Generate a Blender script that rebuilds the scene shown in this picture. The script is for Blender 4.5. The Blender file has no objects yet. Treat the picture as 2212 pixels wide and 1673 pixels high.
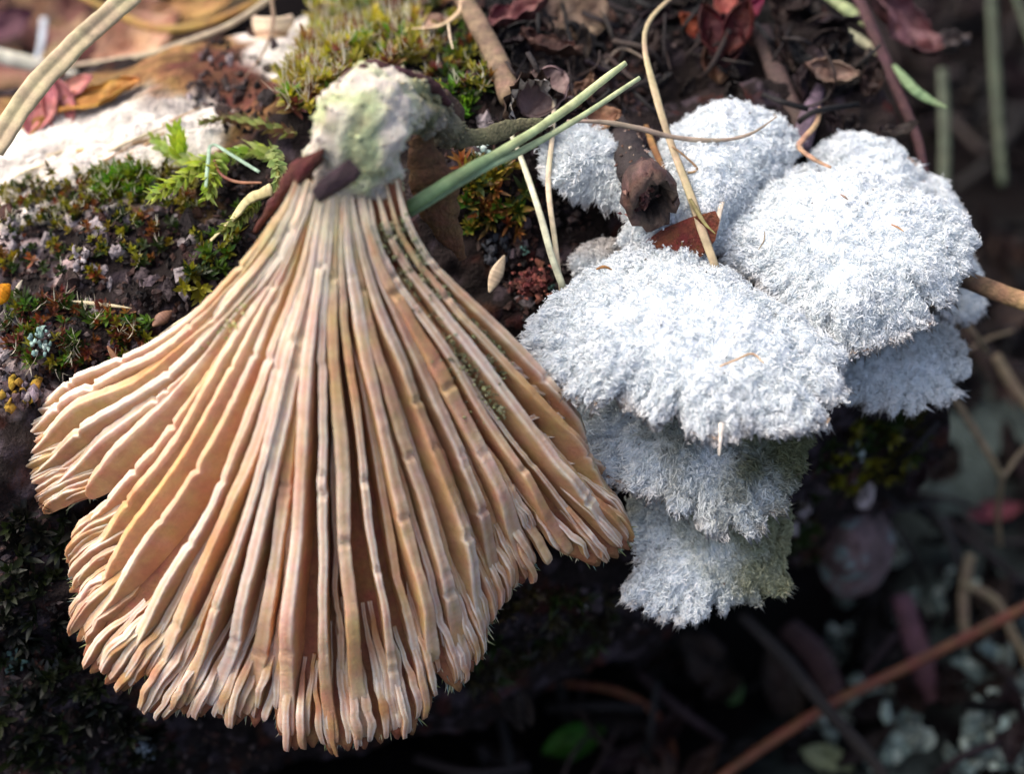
import bpy, math, random
import numpy as np
from mathutils import Vector, Matrix, Euler
from mathutils.bvhtree import BVHTree

# ------------------------------------------------------------------ camera, sky, sun, exposure
# Everything below is laid out in centimetres (CM converts to Blender metres on linking).
CM = 0.01
PITCH = math.radians(40.0)          # camera looks 40 degrees down
CAMH = 9.0                          # camera height over the ground, cm
scene = bpy.context.scene
cam_data = bpy.data.cameras.new("camera")
cam = bpy.data.objects.new("camera", cam_data)
scene.collection.objects.link(cam)
cam.location = (0, 0, CAMH * CM)
cam.rotation_euler = (math.radians(90) - PITCH, 0, 0)
cam_data.sensor_width = 36.0
cam_data.lens = 50.0
cam_data.clip_start = 0.002
cam_data.clip_end = 50.0
cam_data.dof.use_dof = True
cam_data.dof.focus_distance = 7.75 * CM
cam_data.dof.aperture_fstop = 26.0
scene.camera = cam

SUN_EL, SUN_AZ = math.radians(58), math.radians(-82)   # azimuth: 0 = behind the log (+Y), negative = to the left
world = bpy.data.worlds.new("World")
scene.world = world
world.use_nodes = True
wn = world.node_tree
sky = wn.nodes.new("ShaderNodeTexSky")
sky.sky_type = 'NISHITA'
sky.sun_disc = False
sky.sun_elevation = SUN_EL
sky.sun_rotation = SUN_AZ
sky.dust_density = 6.0
sky.ozone_density = 0.3
sky.air_density = 0.6
wn.links.new(sky.outputs[0], wn.nodes["Background"].inputs[0])
wn.nodes["Background"].inputs[1].default_value = 0.15
sun_data = bpy.data.lights.new("sun", 'SUN')
sun_data.energy = 0.6
sun_data.angle = math.radians(60)
sun_data.color = (1.0, 0.99, 0.98)
sun = bpy.data.objects.new("sun", sun_data)
scene.collection.objects.link(sun)
sd = Vector((math.sin(SUN_AZ) * math.cos(SUN_EL), math.cos(SUN_AZ) * math.cos(SUN_EL), math.sin(SUN_EL)))
sun.rotation_euler = (-sd).to_track_quat('-Z', 'Y').to_euler()
sun.location = (-0.3, 0.2, 0.6)

scene.view_settings.view_transform = 'Standard'
scene.view_settings.look = 'None'
scene.view_settings.gamma = 1.0
scene.view_settings.use_curve_mapping = False
scene.view_settings.exposure = 1.16
scene.cycles.use_denoising = True
scene.cycles.max_bounces = 6
scene.cycles.diffuse_bounces = 4
scene.cycles.caustics_reflective = False
scene.cycles.caustics_refractive = False

# ------------------------------------------------------------------ helpers
rng = np.random.default_rng(11)
random.seed(5)
FW = np.array([0, math.cos(PITCH), -math.sin(PITCH)])
UP = np.array([0, math.sin(PITCH), math.cos(PITCH)])
RT = np.array([1.0, 0, 0])
CAM = np.array([0, 0, CAMH])
WPX, HPX, K = 2212.0, 1673.0, 0.72


def P(x, y, d):
    """measuring grid of the photograph (2212 wide) + distance in cm -> world point in cm"""
    x, y, d = np.asarray(x, float), np.asarray(y, float), np.asarray(d, float)
    a = (x - WPX / 2) / WPX * K * d
    b = -(y - HPX / 2) / WPX * K * d
    return CAM + a[..., None] * RT + b[..., None] * UP + d[..., None] * FW


def px(d):
    return K * d / WPX


def srgb(*c):
    c = np.array(c, float) / 255.0
    return np.where(c <= 0.04045, c / 12.92, ((c + 0.055) / 1.055) ** 2.4)


_perm = np.random.default_rng(3).permutation(256)
_perm = np.concatenate([_perm, _perm, _perm])
_grad = np.random.default_rng(4).normal(size=(256, 3))
_grad /= np.linalg.norm(_grad, axis=1)[:, None]


def noise3(p):
    p = np.asarray(p, float)
    i = np.floor(p).astype(int)
    f = p - i
    u = f * f * f * (f * (f * 6 - 15) + 10)
    i &= 255
    out = 0
    for dx in (0, 1):
        for dy in (0, 1):
            for dz in (0, 1):
                h = _perm[_perm[_perm[(i[..., 0] + dx) & 255] + ((i[..., 1] + dy) & 255)] + ((i[..., 2] + dz) & 255)]
                g = _grad[h]
                w = (u[..., 0] if dx else 1 - u[..., 0]) * (u[..., 1] if dy else 1 - u[..., 1]) * (u[..., 2] if dz else 1 - u[..., 2])
                out = out + w * ((f - np.array([dx, dy, dz])) * g).sum(-1)
    return out * 1.5


def fbm(p, octs=4, gain=0.5, ridged=False):
    a, s, t = 1.0, 1.0, 0
    for k in range(octs):
        n = noise3(np.asarray(p) * s + 17.3 * k)
        if ridged:
            n = 1 - 2 * np.abs(n)
        t = t + a * n
        a *= gain
        s *= 2.03
    return t


def smooth(a, b, x):
    t = np.clip((x - a) / (b - a), 0, 1)
    return t * t * (3 - 2 * t)


def unit(v):
    v = np.asarray(v, float)
    return v / (np.linalg.norm(v, axis=-1, keepdims=True) + 1e-12)


def crom(pts, n, closed=False):
    """Catmull-Rom through control points, n samples, even in arc length"""
    p = np.asarray(pts, float)
    if closed:
        q = np.vstack([p[-1], p, p[0], p[1]])
    else:
        q = np.vstack([2 * p[0] - p[1], p, 2 * p[-1] - p[-2]])
    segs = len(q) - 3
    m = 24
    out = []
    for k in range(segs):
        t = np.linspace(0, 1, m, endpoint=False)[:, None]
        a, b, c, d = q[k], q[k + 1], q[k + 2], q[k + 3]
        out.append(0.5 * (2 * b + (c - a) * t + (2 * a - 5 * b + 4 * c - d) * t ** 2 + (3 * b - a - 3 * c + d) * t ** 3))
    out = np.vstack(out + [q[-2][None]])
    L = np.concatenate([[0], np.cumsum(np.linalg.norm(np.diff(out, axis=0), axis=1))])
    s = np.linspace(0, L[-1], n, endpoint=not closed)
    return np.stack([np.interp(s, L, out[:, k]) for k in range(out.shape[1])], 1)


COL = scene.collection


class Geo:
    """vertices (cm, world), tri/quad faces and one colour per vertex, gathered into one mesh"""
    def __init__(self):
        self.v, self.f3, self.f4, self.c, self.n = [], [], [], [], 0

    def add(self, v, f, c):
        v = np.asarray(v, float).reshape(-1, 3)
        c = np.broadcast_to(np.asarray(c, float), (len(v), 3))
        for a in (f if isinstance(f, list) else [f]):
            a = np.asarray(a, int)
            if a.size == 0:
                continue
            (self.f3 if a.shape[1] == 3 else self.f4).append(a + self.n)
        self.v.append(v)
        self.c.append(c)
        self.n += len(v)
        return self

    def mesh(self, name, origin, smooth_=True):
        v = (np.vstack(self.v) - origin) * CM
        c = np.vstack(self.c)
        f3 = np.vstack(self.f3) if self.f3 else np.zeros((0, 3), int)
        f4 = np.vstack(self.f4) if self.f4 else np.zeros((0, 4), int)
        me = bpy.data.meshes.new(name)
        me.vertices.add(len(v))
        me.vertices.foreach_set("co", v.astype(np.float32).ravel())
        nl = f3.size + f4.size
        me.loops.add(nl)
        me.loops.foreach_set("vertex_index", np.concatenate([f3.ravel(), f4.ravel()]).astype(np.int32))
        me.polygons.add(len(f3) + len(f4))
        st = np.concatenate([np.arange(len(f3)) * 3, f3.size + np.arange(len(f4)) * 4]).astype(np.int32)
        me.polygons.foreach_set("loop_start", st)
        me.polygons.foreach_set("use_smooth", np.full(len(st), smooth_, bool))
        me.update(calc_edges=True)
        ca = me.color_attributes.new("Col", 'FLOAT_COLOR', 'POINT')
        ca.data.foreach_set("color", np.concatenate([c, np.ones((len(c), 1))], 1).astype(np.float32).ravel())
        return me


def tags(o, label=None, cat=None, group=None, kind=None):
    if label: o["label"] = label
    if cat: o["category"] = cat
    if group: o["group"] = group
    if kind: o["kind"] = kind
    return o


def empty(name, at, label, cat, group=None):
    o = bpy.data.objects.new(name, None)
    o.empty_display_size = 0.002
    COL.objects.link(o)
    o.location = Vector(np.asarray(at) * CM)
    tags(o, label, cat, group)
    o["_at"] = [float(x) for x in at]
    return o


def put(geo, name, mat, parent=None, label=None, cat=None, group=None, kind=None, smooth_=True):
    if parent is not None:
        root = parent
        org = np.zeros(3)
        while root is not None:
            org = org + np.array(root["_at"])
            root = root.parent
    else:
        v = np.vstack(geo.v)
        org = np.array([v[:, 0].mean(), v[:, 1].mean(), v[:, 2].min()])
    me = geo.mesh(name, org, smooth_)
    o = bpy.data.objects.new(name, me)
    me.materials.append(mat)
    COL.objects.link(o)
    o["_at"] = [0.0, 0.0, 0.0] if parent is not None else [float(x) for x in org]
    if parent is None:
        o.location = Vector(org * CM)
    else:
        o.parent = parent
    tags(o, label, cat, group, kind)
    return o


def vmat(name, rough=0.7, sss=0.0, sss_r=(1, .5, .3), var=0.25, scale=40, bump=0.3, bscale=90, bdist=0.01, trans=0.0, spec=0.4, sheen=0.0, streak=None, hue=0.02):
    """surface whose own colour is the mesh's Col attribute, varied by noise; scales are per cm"""
    m = bpy.data.materials.new(name)
    m.use_nodes = True
    nt = m.node_tree
    N, L = nt.nodes, nt.links
    b = N["Principled BSDF"]
    at = N.new("ShaderNodeAttribute"); at.attribute_name = "Col"
    tc = N.new("ShaderNodeTexCoord")
    mp = N.new("ShaderNodeMapping")
    mp.inputs["Scale"].default_value = (100, 100, 100) if streak is None else tuple(100 * s for s in streak)
    L.new(tc.outputs["Object"], mp.inputs[0])
    n1 = N.new("ShaderNodeTexNoise"); n1.inputs["Scale"].default_value = scale; n1.inputs["Detail"].default_value = 5
    n1.inputs["Roughness"].default_value = 0.65
    L.new(mp.outputs[0], n1.inputs[0])
    mr = N.new("ShaderNodeMapRange")
    mr.inputs[1].default_value, mr.inputs[2].default_value = 0.3, 0.7
    mr.inputs[3].default_value, mr.inputs[4].default_value = 1 - var, 1 + var
    L.new(n1.outputs[0], mr.inputs[0])
    hs = N.new("ShaderNodeHueSaturation")
    L.new(at.outputs[0], hs.inputs["Color"])
    L.new(mr.outputs[0], hs.inputs["Value"])
    n3 = N.new("ShaderNodeTexNoise"); n3.inputs["Scale"].default_value = scale * 0.37
    L.new(mp.outputs[0], n3.inputs[0])
    mh = N.new("ShaderNodeMapRange")
    mh.inputs[1].default_value, mh.inputs[2].default_value = 0.3, 0.7
    mh.inputs[3].default_value, mh.inputs[4].default_value = 0.5 - hue, 0.5 + hue
    L.new(n3.outputs[0], mh.inputs[0])
    L.new(mh.outputs[0], hs.inputs["Hue"])
    L.new(hs.outputs[0], b.inputs["Base Color"])
    b.inputs["Roughness"].default_value = rough
    b.inputs["Specular IOR Level"].default_value = spec
    if sss:
        b.inputs["Subsurface Weight"].default_value = sss
        b.inputs["Subsurface Radius"].default_value = sss_r
        b.inputs["Subsurface Scale"].default_value = 0.0006
    if sheen:
        b.inputs["Sheen Weight"].default_value = sheen
    if bump:
        n2 = N.new("ShaderNodeTexNoise"); n2.inputs["Scale"].default_value = bscale; n2.inputs["Detail"].default_value = 4
        L.new(mp.outputs[0], n2.inputs[0])
        bp = N.new("ShaderNodeBump"); bp.inputs["Strength"].default_value = bump; bp.inputs["Distance"].default_value = bdist * CM
        L.new(n2.outputs[0], bp.inputs["Height"])
        L.new(bp.outputs[0], b.inputs["Normal"])
    if trans:
        t = N.new("ShaderNodeBsdfTranslucent")
        L.new(hs.outputs[0], t.inputs[0])
        mx = N.new("ShaderNodeMixShader"); mx.inputs[0].default_value = trans
        L.new(b.outputs[0], mx.inputs[1]); L.new(t.outputs[0], mx.inputs[2])
        L.new(mx.outputs[0], N["Material Output"].inputs[0])
    return m


M_GILL = vmat("gill_flesh", rough=0.66, sss=0.3, sss_r=(1, .55, .3), var=0.11, scale=24, bump=0.4, bscale=60, bdist=0.012, spec=0.35)
M_CAP = vmat("cap_flesh", rough=0.7, sss=0.2, var=0.2, scale=25, bump=0.4, bscale=60, bdist=0.02)
M_STEM = vmat("stem_felt", rough=0.9, sss=0.15, var=0.25, scale=28, bump=0.8, bscale=60, bdist=0.03)
M_FUZZ = vmat("white_felt", rough=0.95, sss=0.25, sss_r=(1, 1, 1), var=0.06, scale=30, bump=0.8, bscale=70, bdist=0.03, spec=0.15, hue=0.01)
M_HAIR = vmat("white_hair", rough=0.9, var=0.05, scale=30, bump=0, trans=0.3, spec=0.15, hue=0.01)
M_LOG = vmat("log_wood", rough=0.85, var=0.4, scale=16, bump=0.9, bscale=50, bdist=0.03, spec=0.12)
M_BARK = vmat("bark", rough=0.8, var=0.4, scale=30, bump=0.9, bscale=60, bdist=0.02, spec=0.35)
M_MOSS = vmat("moss_leaf", rough=0.5, var=0.2, scale=30, bump=0, trans=0.35, spec=0.5, hue=0.03)
M_LICH = vmat("lichen", rough=0.9, var=0.2, scale=40, bump=0.6, bscale=80, bdist=0.015)
M_STRAW = vmat("straw", rough=0.55, var=0.22, scale=18, bump=0.3, bscale=70, bdist=0.006, spec=0.4, trans=0.08)
M_TWIG = vmat("twig_bark", rough=0.75, var=0.4, scale=26, bump=0.8, bscale=55, bdist=0.012)
M_LEAF = vmat("dead_leaf", rough=0.6, var=0.35, scale=14, bump=0.7, bscale=30, bdist=0.02, trans=0.12, spec=0.25)
M_SOIL = vmat("soil", rough=0.95, var=0.5, scale=10, bump=0.9, bscale=25, bdist=0.08, spec=0.05)


def frames(path):
    path = np.asarray(path, float)
    T = unit(np.gradient(path, axis=0))
    ref = FW if abs(T[0] @ FW) < 0.9 else UP
    n = unit(np.cross(T[0], np.cross(ref, T[0])))
    Ns = [n]
    for k in range(1, len(path)):
        n = unit(n - (n @ T[k]) * T[k])
        Ns.append(n)
    Ns = np.array(Ns)
    return T, Ns, np.cross(T, Ns)


def tube(geo, path, rw, rt=None, sides=8, col=(.5, .5, .5), twist=0.0, groove=0.0, rough=0.0, tip=False, hollow=0.0):
    """swept stalk: rw half width (across the view), rt half thickness, lengthwise grooves, lumpy skin, closed ends"""
    path = np.asarray(path, float)
    n = len(path)
    rw = np.broadcast_to(np.asarray(rw, float), (n,)).copy()
    rt = rw.copy() if rt is None else np.broadcast_to(np.asarray(rt, float), (n,)).copy()
    T, Nn, B = frames(path)
    th = np.linspace(0, 2 * np.pi, sides, endpoint=False)
    tw = np.linspace(0, twist, n)
    g = 1 + groove * np.cos(th * 3 + 1.0)
    a = th[None, :] + 0 * tw[:, None]
    ca, sa = np.cos(tw)[:, None, None], np.sin(tw)[:, None, None]
    N2 = Nn[:, None] * ca + B[:, None] * sa
    B2 = -Nn[:, None] * sa + B[:, None] * ca
    off = (rt[:, None] * np.cos(a) * g)[..., None] * N2 + (rw[:, None] * np.sin(a) * g)[..., None] * B2
    V = path[:, None] + off
    if rough:
        q = V.reshape(-1, 3)
        nn = fbm(q * 9.0 + 3.3, 3).reshape(n, sides, 1)
        V = path[:, None] + off * (1 + rough * nn)
    idx = np.arange(n * sides).reshape(n, sides)
    f = np.stack([idx[:-1], np.roll(idx[:-1], -1, 1), np.roll(idx[1:], -1, 1), idx[1:]], -1).reshape(-1, 4)
    c = np.asarray(col, float)
    if c.ndim == 1:
        c = np.broadcast_to(c, (n, 3))
    C = np.repeat(c[:, None], sides, 1).reshape(-1, 3)
    V = np.vstack([V.reshape(-1, 3), path[0] - T[0] * rw[0] * 0.3, path[-1] + T[-1] * rw[-1] * (0.3 - hollow)])
    C = np.vstack([C, c[0], c[-1]])
    a0, a1 = n * sides, n * sides + 1
    r0, r1 = idx[0], idx[-1]
    f3 = np.vstack([np.stack([np.roll(r0, -1), r0, np.full(sides, a0)], 1), np.stack([r1, np.roll(r1, -1), np.full(sides, a1)], 1)])
    geo.add(V, [f, f3], C)
    return geo


def pts3(pp, n):
    pp = np.asarray(pp, float)
    q = crom(np.stack([P(*p) for p in pp]), n)
    return q


def stalk(name, label, cat, pp, w, col, mat=None, n=28, flat=0.5, sides=8, groove=0.12, rough=0.05, group=None, twist=0.4, col2=None, colvar=0.12, parent=None):
    """a straw, twig or needle through measured points (x, y, depth); w: widths in measuring units"""
    path = pts3(pp, n)
    w = np.interp(np.linspace(0, 1, n), np.linspace(0, 1, len(w)), w) if not np.isscalar(w) else np.full(n, w)
    dm = np.mean([p[2] for p in pp])
    r = w * 0.5 * px(dm)
    c0 = np.asarray(col, float)
    c1 = c0 if col2 is None else np.asarray(col2, float)
    s = np.linspace(0, 1, n)[:, None]
    c = c0 * (1 - s) + c1 * s
    c = c * (1 + colvar * np.random.default_rng(abs(hash(label)) % 1000 if False else len(label) * 7 + int(pp[0][0])).normal(size=(n, 1)))
    g = tube(Geo(), path, r, r * flat, sides=sides, col=np.clip(c, 0.002, 0.9), groove=groove, rough=rough, twist=twist)
    return put(g, name, mat or M_STRAW, parent, label, cat, group)


def blade(geo, base, d, side, nrm, L, W, col, tipcol=None, curl=0.3, fold=0.25, segs=4, shape=0.35):
    """one leaf: a folded, curling blade; returns nothing, adds to geo"""
    d, nrm = unit(d), unit(nrm)
    side = unit(np.cross(d, nrm))
    nrm = np.cross(side, d)
    s = np.linspace(0, 1, segs + 1)
    ang = curl * s
    pos = base + L * (np.outer(np.sin(ang) / (curl + 1e-6), d) + np.outer((1 - np.cos(ang)) / (curl + 1e-6), nrm)) if abs(curl) > 1e-4 else base + np.outer(s * L, d)
    w = W * np.sin(np.pi * np.clip(s, 0.02, 1) ** shape * 0.999) if shape != 1 else W * (1 - s)
    w = W * np.clip((s + 0.12) ** 0.6 * (1 - s) ** 0.75 * 1.9, 0, 1)
    up = nrm
    l = pos - np.outer(w, side) + np.outer(w * fold, up)
    r = pos + np.outer(w, side) + np.outer(w * fold, up)
    V = np.stack([l, pos, r], 1)[:-1].reshape(-1, 3)
    V = np.vstack([V, pos[-1]])
    i = np.arange(segs * 3).reshape(segs, 3)
    f = np.vstack([np.stack([i[:-1, 0], i[:-1, 1], i[1:, 1], i[1:, 0]], 1), np.stack([i[:-1, 1], i[:-1, 2], i[1:, 2], i[1:, 1]], 1)])
    t = segs * 3
    f3 = np.array([[i[-1, 0], i[-1, 1], t], [i[-1, 1], i[-1, 2], t]])
    c = np.asarray(col, float)
    tc = c if tipcol is None else np.asarray(tipcol, float)
    ss = np.concatenate([np.repeat(s[:-1], 3), [1]])[:, None]
    geo.add(V, [f, f3], c * (1 - ss ** 2) + tc * ss ** 2)


_oct_v = unit(np.array([[1, 0, 0], [-1, 0, 0], [0, 1, 0], [0, -1, 0], [0, 0, 1], [0, 0, -1]], float))
_oct_f = np.array([[0, 2, 4], [2, 1, 4], [1, 3, 4], [3, 0, 4], [2, 0, 5], [1, 2, 5], [3, 1, 5], [0, 3, 5]])


def crumbs(geo, centers, sizes, cols, squash=0.6):
    n = len(centers)
    r = rng.normal(size=(n, 6, 3)) * 0.28
    sc = rng.uniform(0.5, 1.2, (n, 1, 3))
    v = (np.asarray(_oct_v)[None] + r) * sc * np.asarray(sizes).reshape(n, 1, 1) + np.asarray(centers)[:, None]
    f = (_oct_f[None] + (np.arange(n) * 6)[:, None, None]).reshape(-1, 3)
    geo.add(v.reshape(-1, 3), f, np.repeat(np.broadcast_to(cols, (n, 3)), 6, 0))


def pick(pal, n):
    pal = np.asarray(pal, float)
    c = pal[rng.integers(0, len(pal), n)]
    return np.clip(c * rng.uniform(0.75, 1.25, (n, 1)), 0.002, 0.9)

# ------------------------------------------------------------------ ground
def ground_z(x, y):
    q = np.stack([x * 0.12, y * 0.12, 0 * x + 4.2], -1)
    near = np.exp(-((x / 30) ** 2 + ((y - 14) / 30) ** 2))
    z = 0.9 * fbm(q, 3) * near + 0.25 * fbm(q * 7, 3) * near
    return z + 0.5 - 1.6 * np.exp(-(((x - 0.5) / 3.2) ** 2 + ((y - 8.2) / 2.0) ** 2)) + 0.10 * np.clip(y - 14, 0, 40) + 4 * smooth(40, 400, np.hypot(x, y))


_t = np.linspace(-1, 1, 181)
_g = np.sinh(_t * 5.2) / np.sinh(5.2) * 900
gx, gy = np.meshgrid(_g + 1.0, _g + 12.0)
gz = ground_z(gx, gy)
gv = np.stack([gx, gy, gz], -1).reshape(-1, 3)
gi = np.arange(181 * 181).reshape(181, 181)
gf = np.stack([gi[:-1, :-1], gi[:-1, 1:], gi[1:, 1:], gi[1:, :-1]], -1).reshape(-1, 4)
gn = fbm(gv * 0.9, 4)
soil = srgb(15, 12, 12) * (1 + 0.5 * np.clip(gn, -1, 1))[:, None]
# pale crust of lichen on the soil to the right, in patches of its own
lp = smooth(0.05, 0.45, fbm(gv * 0.55 + 9.1, 4)) * smooth(1.0, 3.0, gv[:, 0]) * smooth(14, 10, gv[:, 1])
soil = soil * (1 - lp[:, None]) + srgb(72, 82, 78) * lp[:, None]
put(Geo().add(gv, gf, soil), "ground", M_SOIL, kind="structure")


def on_ground(x, y):
    """point of the ground seen along a measured direction"""
    d = 9.0
    for _ in range(60):
        p = P(x, y, d)
        gap = p[2] - ground_z(p[0], p[1])
        d += max(gap, -0.5) * 0.8
    return P(x, y, d), d

# ------------------------------------------------------------------ the fallen log
LC = P(1106, 698, 10.75)
LA = unit(math.cos(math.radians(18)) * RT + math.sin(math.radians(18)) * UP + 0.12 * FW)
E1 = unit(-FW - (-FW @ LA) * LA)
E2 = unit(np.cross(E1, LA))
if E2 @ UP < 0: E2 = -E2
na, nf = 430, 330
av = np.linspace(-6.5, 2.95, na)
ph = np.concatenate([np.linspace(-1.75, 1.75, 270, endpoint=False), np.linspace(1.75, 2 * np.pi - 1.75, 60, endpoint=False)])
AA, PH = np.meshgrid(av, ph, indexing="ij")


def log_r(a, f):
    base = 2.5 - 0.12 * np.clip(a, 0, 3) + 0.05 * np.sin(f * 3 + a)
    q = np.stack([a * 0.55, 2.5 * np.cos(f), 2.5 * np.sin(f)], -1)
    big = 0.20 * fbm(q * 0.8 + 2.0, 3)
    bark = 0.10 * fbm(np.stack([a * 1.3, 2.5 * np.cos(f) * 3, 2.5 * np.sin(f) * 3], -1), 4, 0.55, ridged=False)
    fine = 0.035 * fbm(np.stack([a * 7, 17 * np.cos(f), 17 * np.sin(f)], -1), 3, 0.6)
    barewood = smooth(0.75, 1.0, f) * smooth(0.2, -0.6, a)
    grain = 0.035 * fbm(np.stack([a * 1.5, 60 * np.cos(f), 60 * np.sin(f)], -1), 2)
    end = np.sqrt(np.clip((2.95 + 0.22 * np.sin(f * 2 + .5) * 0 - a) / 0.55, 0, 1))
    return (base + big + (bark + fine) * (1 - 0.75 * barewood) + grain * barewood) * np.where(a > 2.4, end, 1)


RR = log_r(AA, PH)
LV = LC + AA[..., None] * LA + (RR * np.cos(PH))[..., None] * E1 + (RR * np.sin(PH))[..., None] * E2
LVf = LV.reshape(-1, 3)
li = np.arange(na * nf).reshape(na, nf)
lf = np.stack([li[:-1], li[1:], np.roll(li[1:], -1, 1), np.roll(li[:-1], -1, 1)], -1).reshape(-1, 4)
# inside-out check: make normals point outwards
_p = LVf[lf[nf * 200 + 130]]
_n = np.cross(_p[1] - _p[0], _p[2] - _p[0])
if _n @ (_p[0] - LC) < 0 and True:
    lf = lf[:, ::-1]
bvh = BVHTree.FromPolygons([Vector(v) for v in LVf], [tuple(int(i) for i in q) for q in lf])


def hit(x, y, far=None):
    """where the line through a measured point meets the log: (point, normal, depth)"""
    d = unit(P(x, y, 1.0) - CAM)
    loc, nr, ix, dist = bvh.ray_cast(Vector(CAM), Vector(d))
    if loc is None:
        return None
    loc = np.array(loc)
    nr = np.array(nr)
    return loc, nr, float((loc - CAM) @ FW)


def hd(x, y, default=9.5):
    h = hit(x, y)
    return h[2] if h else default


dark = srgb(32, 26, 25)
n1 = fbm(LVf * 2.1 + 5, 4)
n2 = fbm(LVf * 6.3 + 1, 3)
lc = dark * (1 + 0.6 * np.clip(n1, -.9, 1))[:, None]
m = smooth(0.15, 0.5, n2)[:, None] * 0.7
lc = lc * (1 - m) + srgb(78, 68, 74) * m
m = smooth(0.3, 0.6, fbm(LVf * 4.1 + 8, 3))[:, None] * 0.7
lc = lc * (1 - m) + srgb(66, 36, 28) * m


def patch(cols, col, spots, edge=0.35, amt=1.0, freq=3.0):
    """a stain or bare place on the log: round 3-D spots (x, y, radius cm) with a ragged edge"""
    k = np.zeros(len(LVf))
    for (x, y, r) in spots:
        h = hit(x, y)
        if h is None: continue
        dd = np.linalg.norm(LVf - h[0], axis=1) / r + edge * fbm(LVf * freq + r, 4)
        k = np.maximum(k, smooth(1.15, 0.75, dd))
    k = (k * amt)[:, None]
    c = np.asarray(col)
    if c.ndim == 1: c = c[None]
    return cols * (1 - k) + c * k


streak = fbm(np.stack([AA * 1.2, 40 * np.cos(PH), 40 * np.sin(PH)], -1).reshape(-1, 3), 3)
bare = srgb(214, 207, 196) * (1 + 0.32 * np.clip(streak, -1, 1))[:, None]
ochre = srgb(146, 112, 72) * (1 + 0.55 * np.clip(streak, -1, 1))[:, None]
lc = patch(lc, ochre, [(120, 300, .75), (260, 245, .8), (380, 215, .6), (480, 150, .5), (330, 160, .6)], .4, 0.9)
lc = patch(lc, srgb(86, 50, 44), [(480, 130, .35), (520, 200, .3), (440, 240, .25)], .5, 0.9)
lc = patch(lc, bare, [(20, 385, .5), (110, 345, .55), (210, 325, .55), (310, 300, .45), (395, 270, .32), (60, 325, .45), (-40, 400, .5)], .28, 1.0)
lc = patch(lc, bare, [(650, 60, .42), (615, 115, .3), (685, 15, .4)], .35, 0.95)
lc = patch(lc, srgb(190, 170, 165), [(60, 560, .12), (20, 520, .1), (150, 590, .1), (40, 830, .2), (190, 480, .08)], .5, 0.8, 6)
crest_shade = (smooth(-.2, .5, AA) * smooth(.45, .75, PH)).ravel()[:, None]
lc = lc * (1 - .93 * crest_shade)   # shade on the log's crest behind the brackets, put into its colour
log = empty("fallen_log", LC - E2 * 2.3, "mossy dark fallen log with a strip of bare white wood along its top", "log")
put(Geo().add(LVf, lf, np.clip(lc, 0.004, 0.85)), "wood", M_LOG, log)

# ------------------------------------------------------------------ the upturned gilled mushroom
G = np.array([
    [(640, 425), (600, 505), (560, 602), (502, 692), (424, 766), (316, 818), (214, 860), (105, 896), (10, 940)],
    [(655, 425), (612, 520), (566, 635), (500, 740), (404, 828), (292, 890), (170, 945), (75, 990), (5, 1035)],
    [(668, 425), (630, 545), (590, 655), (524, 775), (428, 880), (320, 968), (235, 1025), (145, 1068), (75, 1100)],
    [(680, 430), (645, 560), (598, 690), (535, 815), (450, 950), (360, 1060), (285, 1120), (205, 1170), (142, 1215)],
    [(688, 430), (660, 565), (620, 720), (566, 876), (482, 1046), (380, 1190), (290, 1290), (225, 1350), (165, 1412)],
    [(698, 430), (675, 575), (644, 737), (605, 915), (536, 1110), (460, 1285), (385, 1420), (340, 1490), (312, 1530)],
    [(710, 430), (690, 580), (670, 745), (650, 931), (612, 1150), (570, 1340), (530, 1450), (505, 1510), (490, 1560)],
    [(722, 432), (710, 590), (702, 760), (698, 946), (690, 1150), (684, 1345), (682, 1490), (688, 1570), (695, 1625)],
    [(738, 432), (737, 590), (745, 745), (768, 931), (792, 1125), (822, 1303), (850, 1450), (866, 1530), (872, 1590)],
    [(752, 432), (768, 575), (792, 722), (838, 885), (900, 1063), (954, 1225), (996, 1345), (1018, 1400), (1030, 1440)],
    [(775, 430), (805, 555), (850, 690), (912, 838), (982, 985), (1042, 1120), (1078, 1200), (1096, 1240), (1104, 1270)],
    [(808, 428), (850, 535), (915, 655), (1000, 780), (1102, 920), (1200, 1035), (1278, 1115), (1325, 1160), (1364, 1195)],
    [(862, 425), (898, 512), (952, 612), (1030, 702), (1102, 778), (1160, 845), (1200, 915), (1250, 990), (1300, 1062)],
], float)
G[:, 0, 1] -= 38          # the gills run up onto the neck of the stem
G[:, 0, 0] = 757 + (G[:, 0, 0] - 757) * 1.02
GT = np.array([0, .09, .17, .25, .34, .42, .50, .58, .66, .74, .82, .91, 1.0])
NS = 90
GR = np.stack([crom(g, NS) for g in G])


def guide(t):
    """measured gill line for t across the fan (0 left edge .. 1 right edge), NS samples"""
    t = np.clip(t, 0, 1)
    k = np.clip(np.searchsorted(GT, t) - 1, 0, len(GT) - 2)
    u = (t - GT[k]) / (GT[k + 1] - GT[k])
    a, b = GR[max(k - 1, 0)], GR[k]
    c, d = GR[k + 1], GR[min(k + 2, len(GT) - 1)]
    return 0.5 * (2 * b + (c - a) * u + (2 * a - 5 * b + 4 * c - d) * u ** 2 + (3 * b - a - 3 * c + d) * u ** 3)


def fan_depth(t, s):
    w = (t - 0.56) / 0.5
    return 6.92 + 0.62 * s + 0.42 * w * w * np.clip(s, 0, 2) ** 1.3 + 0.10 * np.clip(s, 0, 2) ** 7


_tt = np.linspace(0, 1, 241)
_ss = np.linspace(0, 1, NS)
FANX = np.stack([guide(t) for t in _tt])


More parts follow.
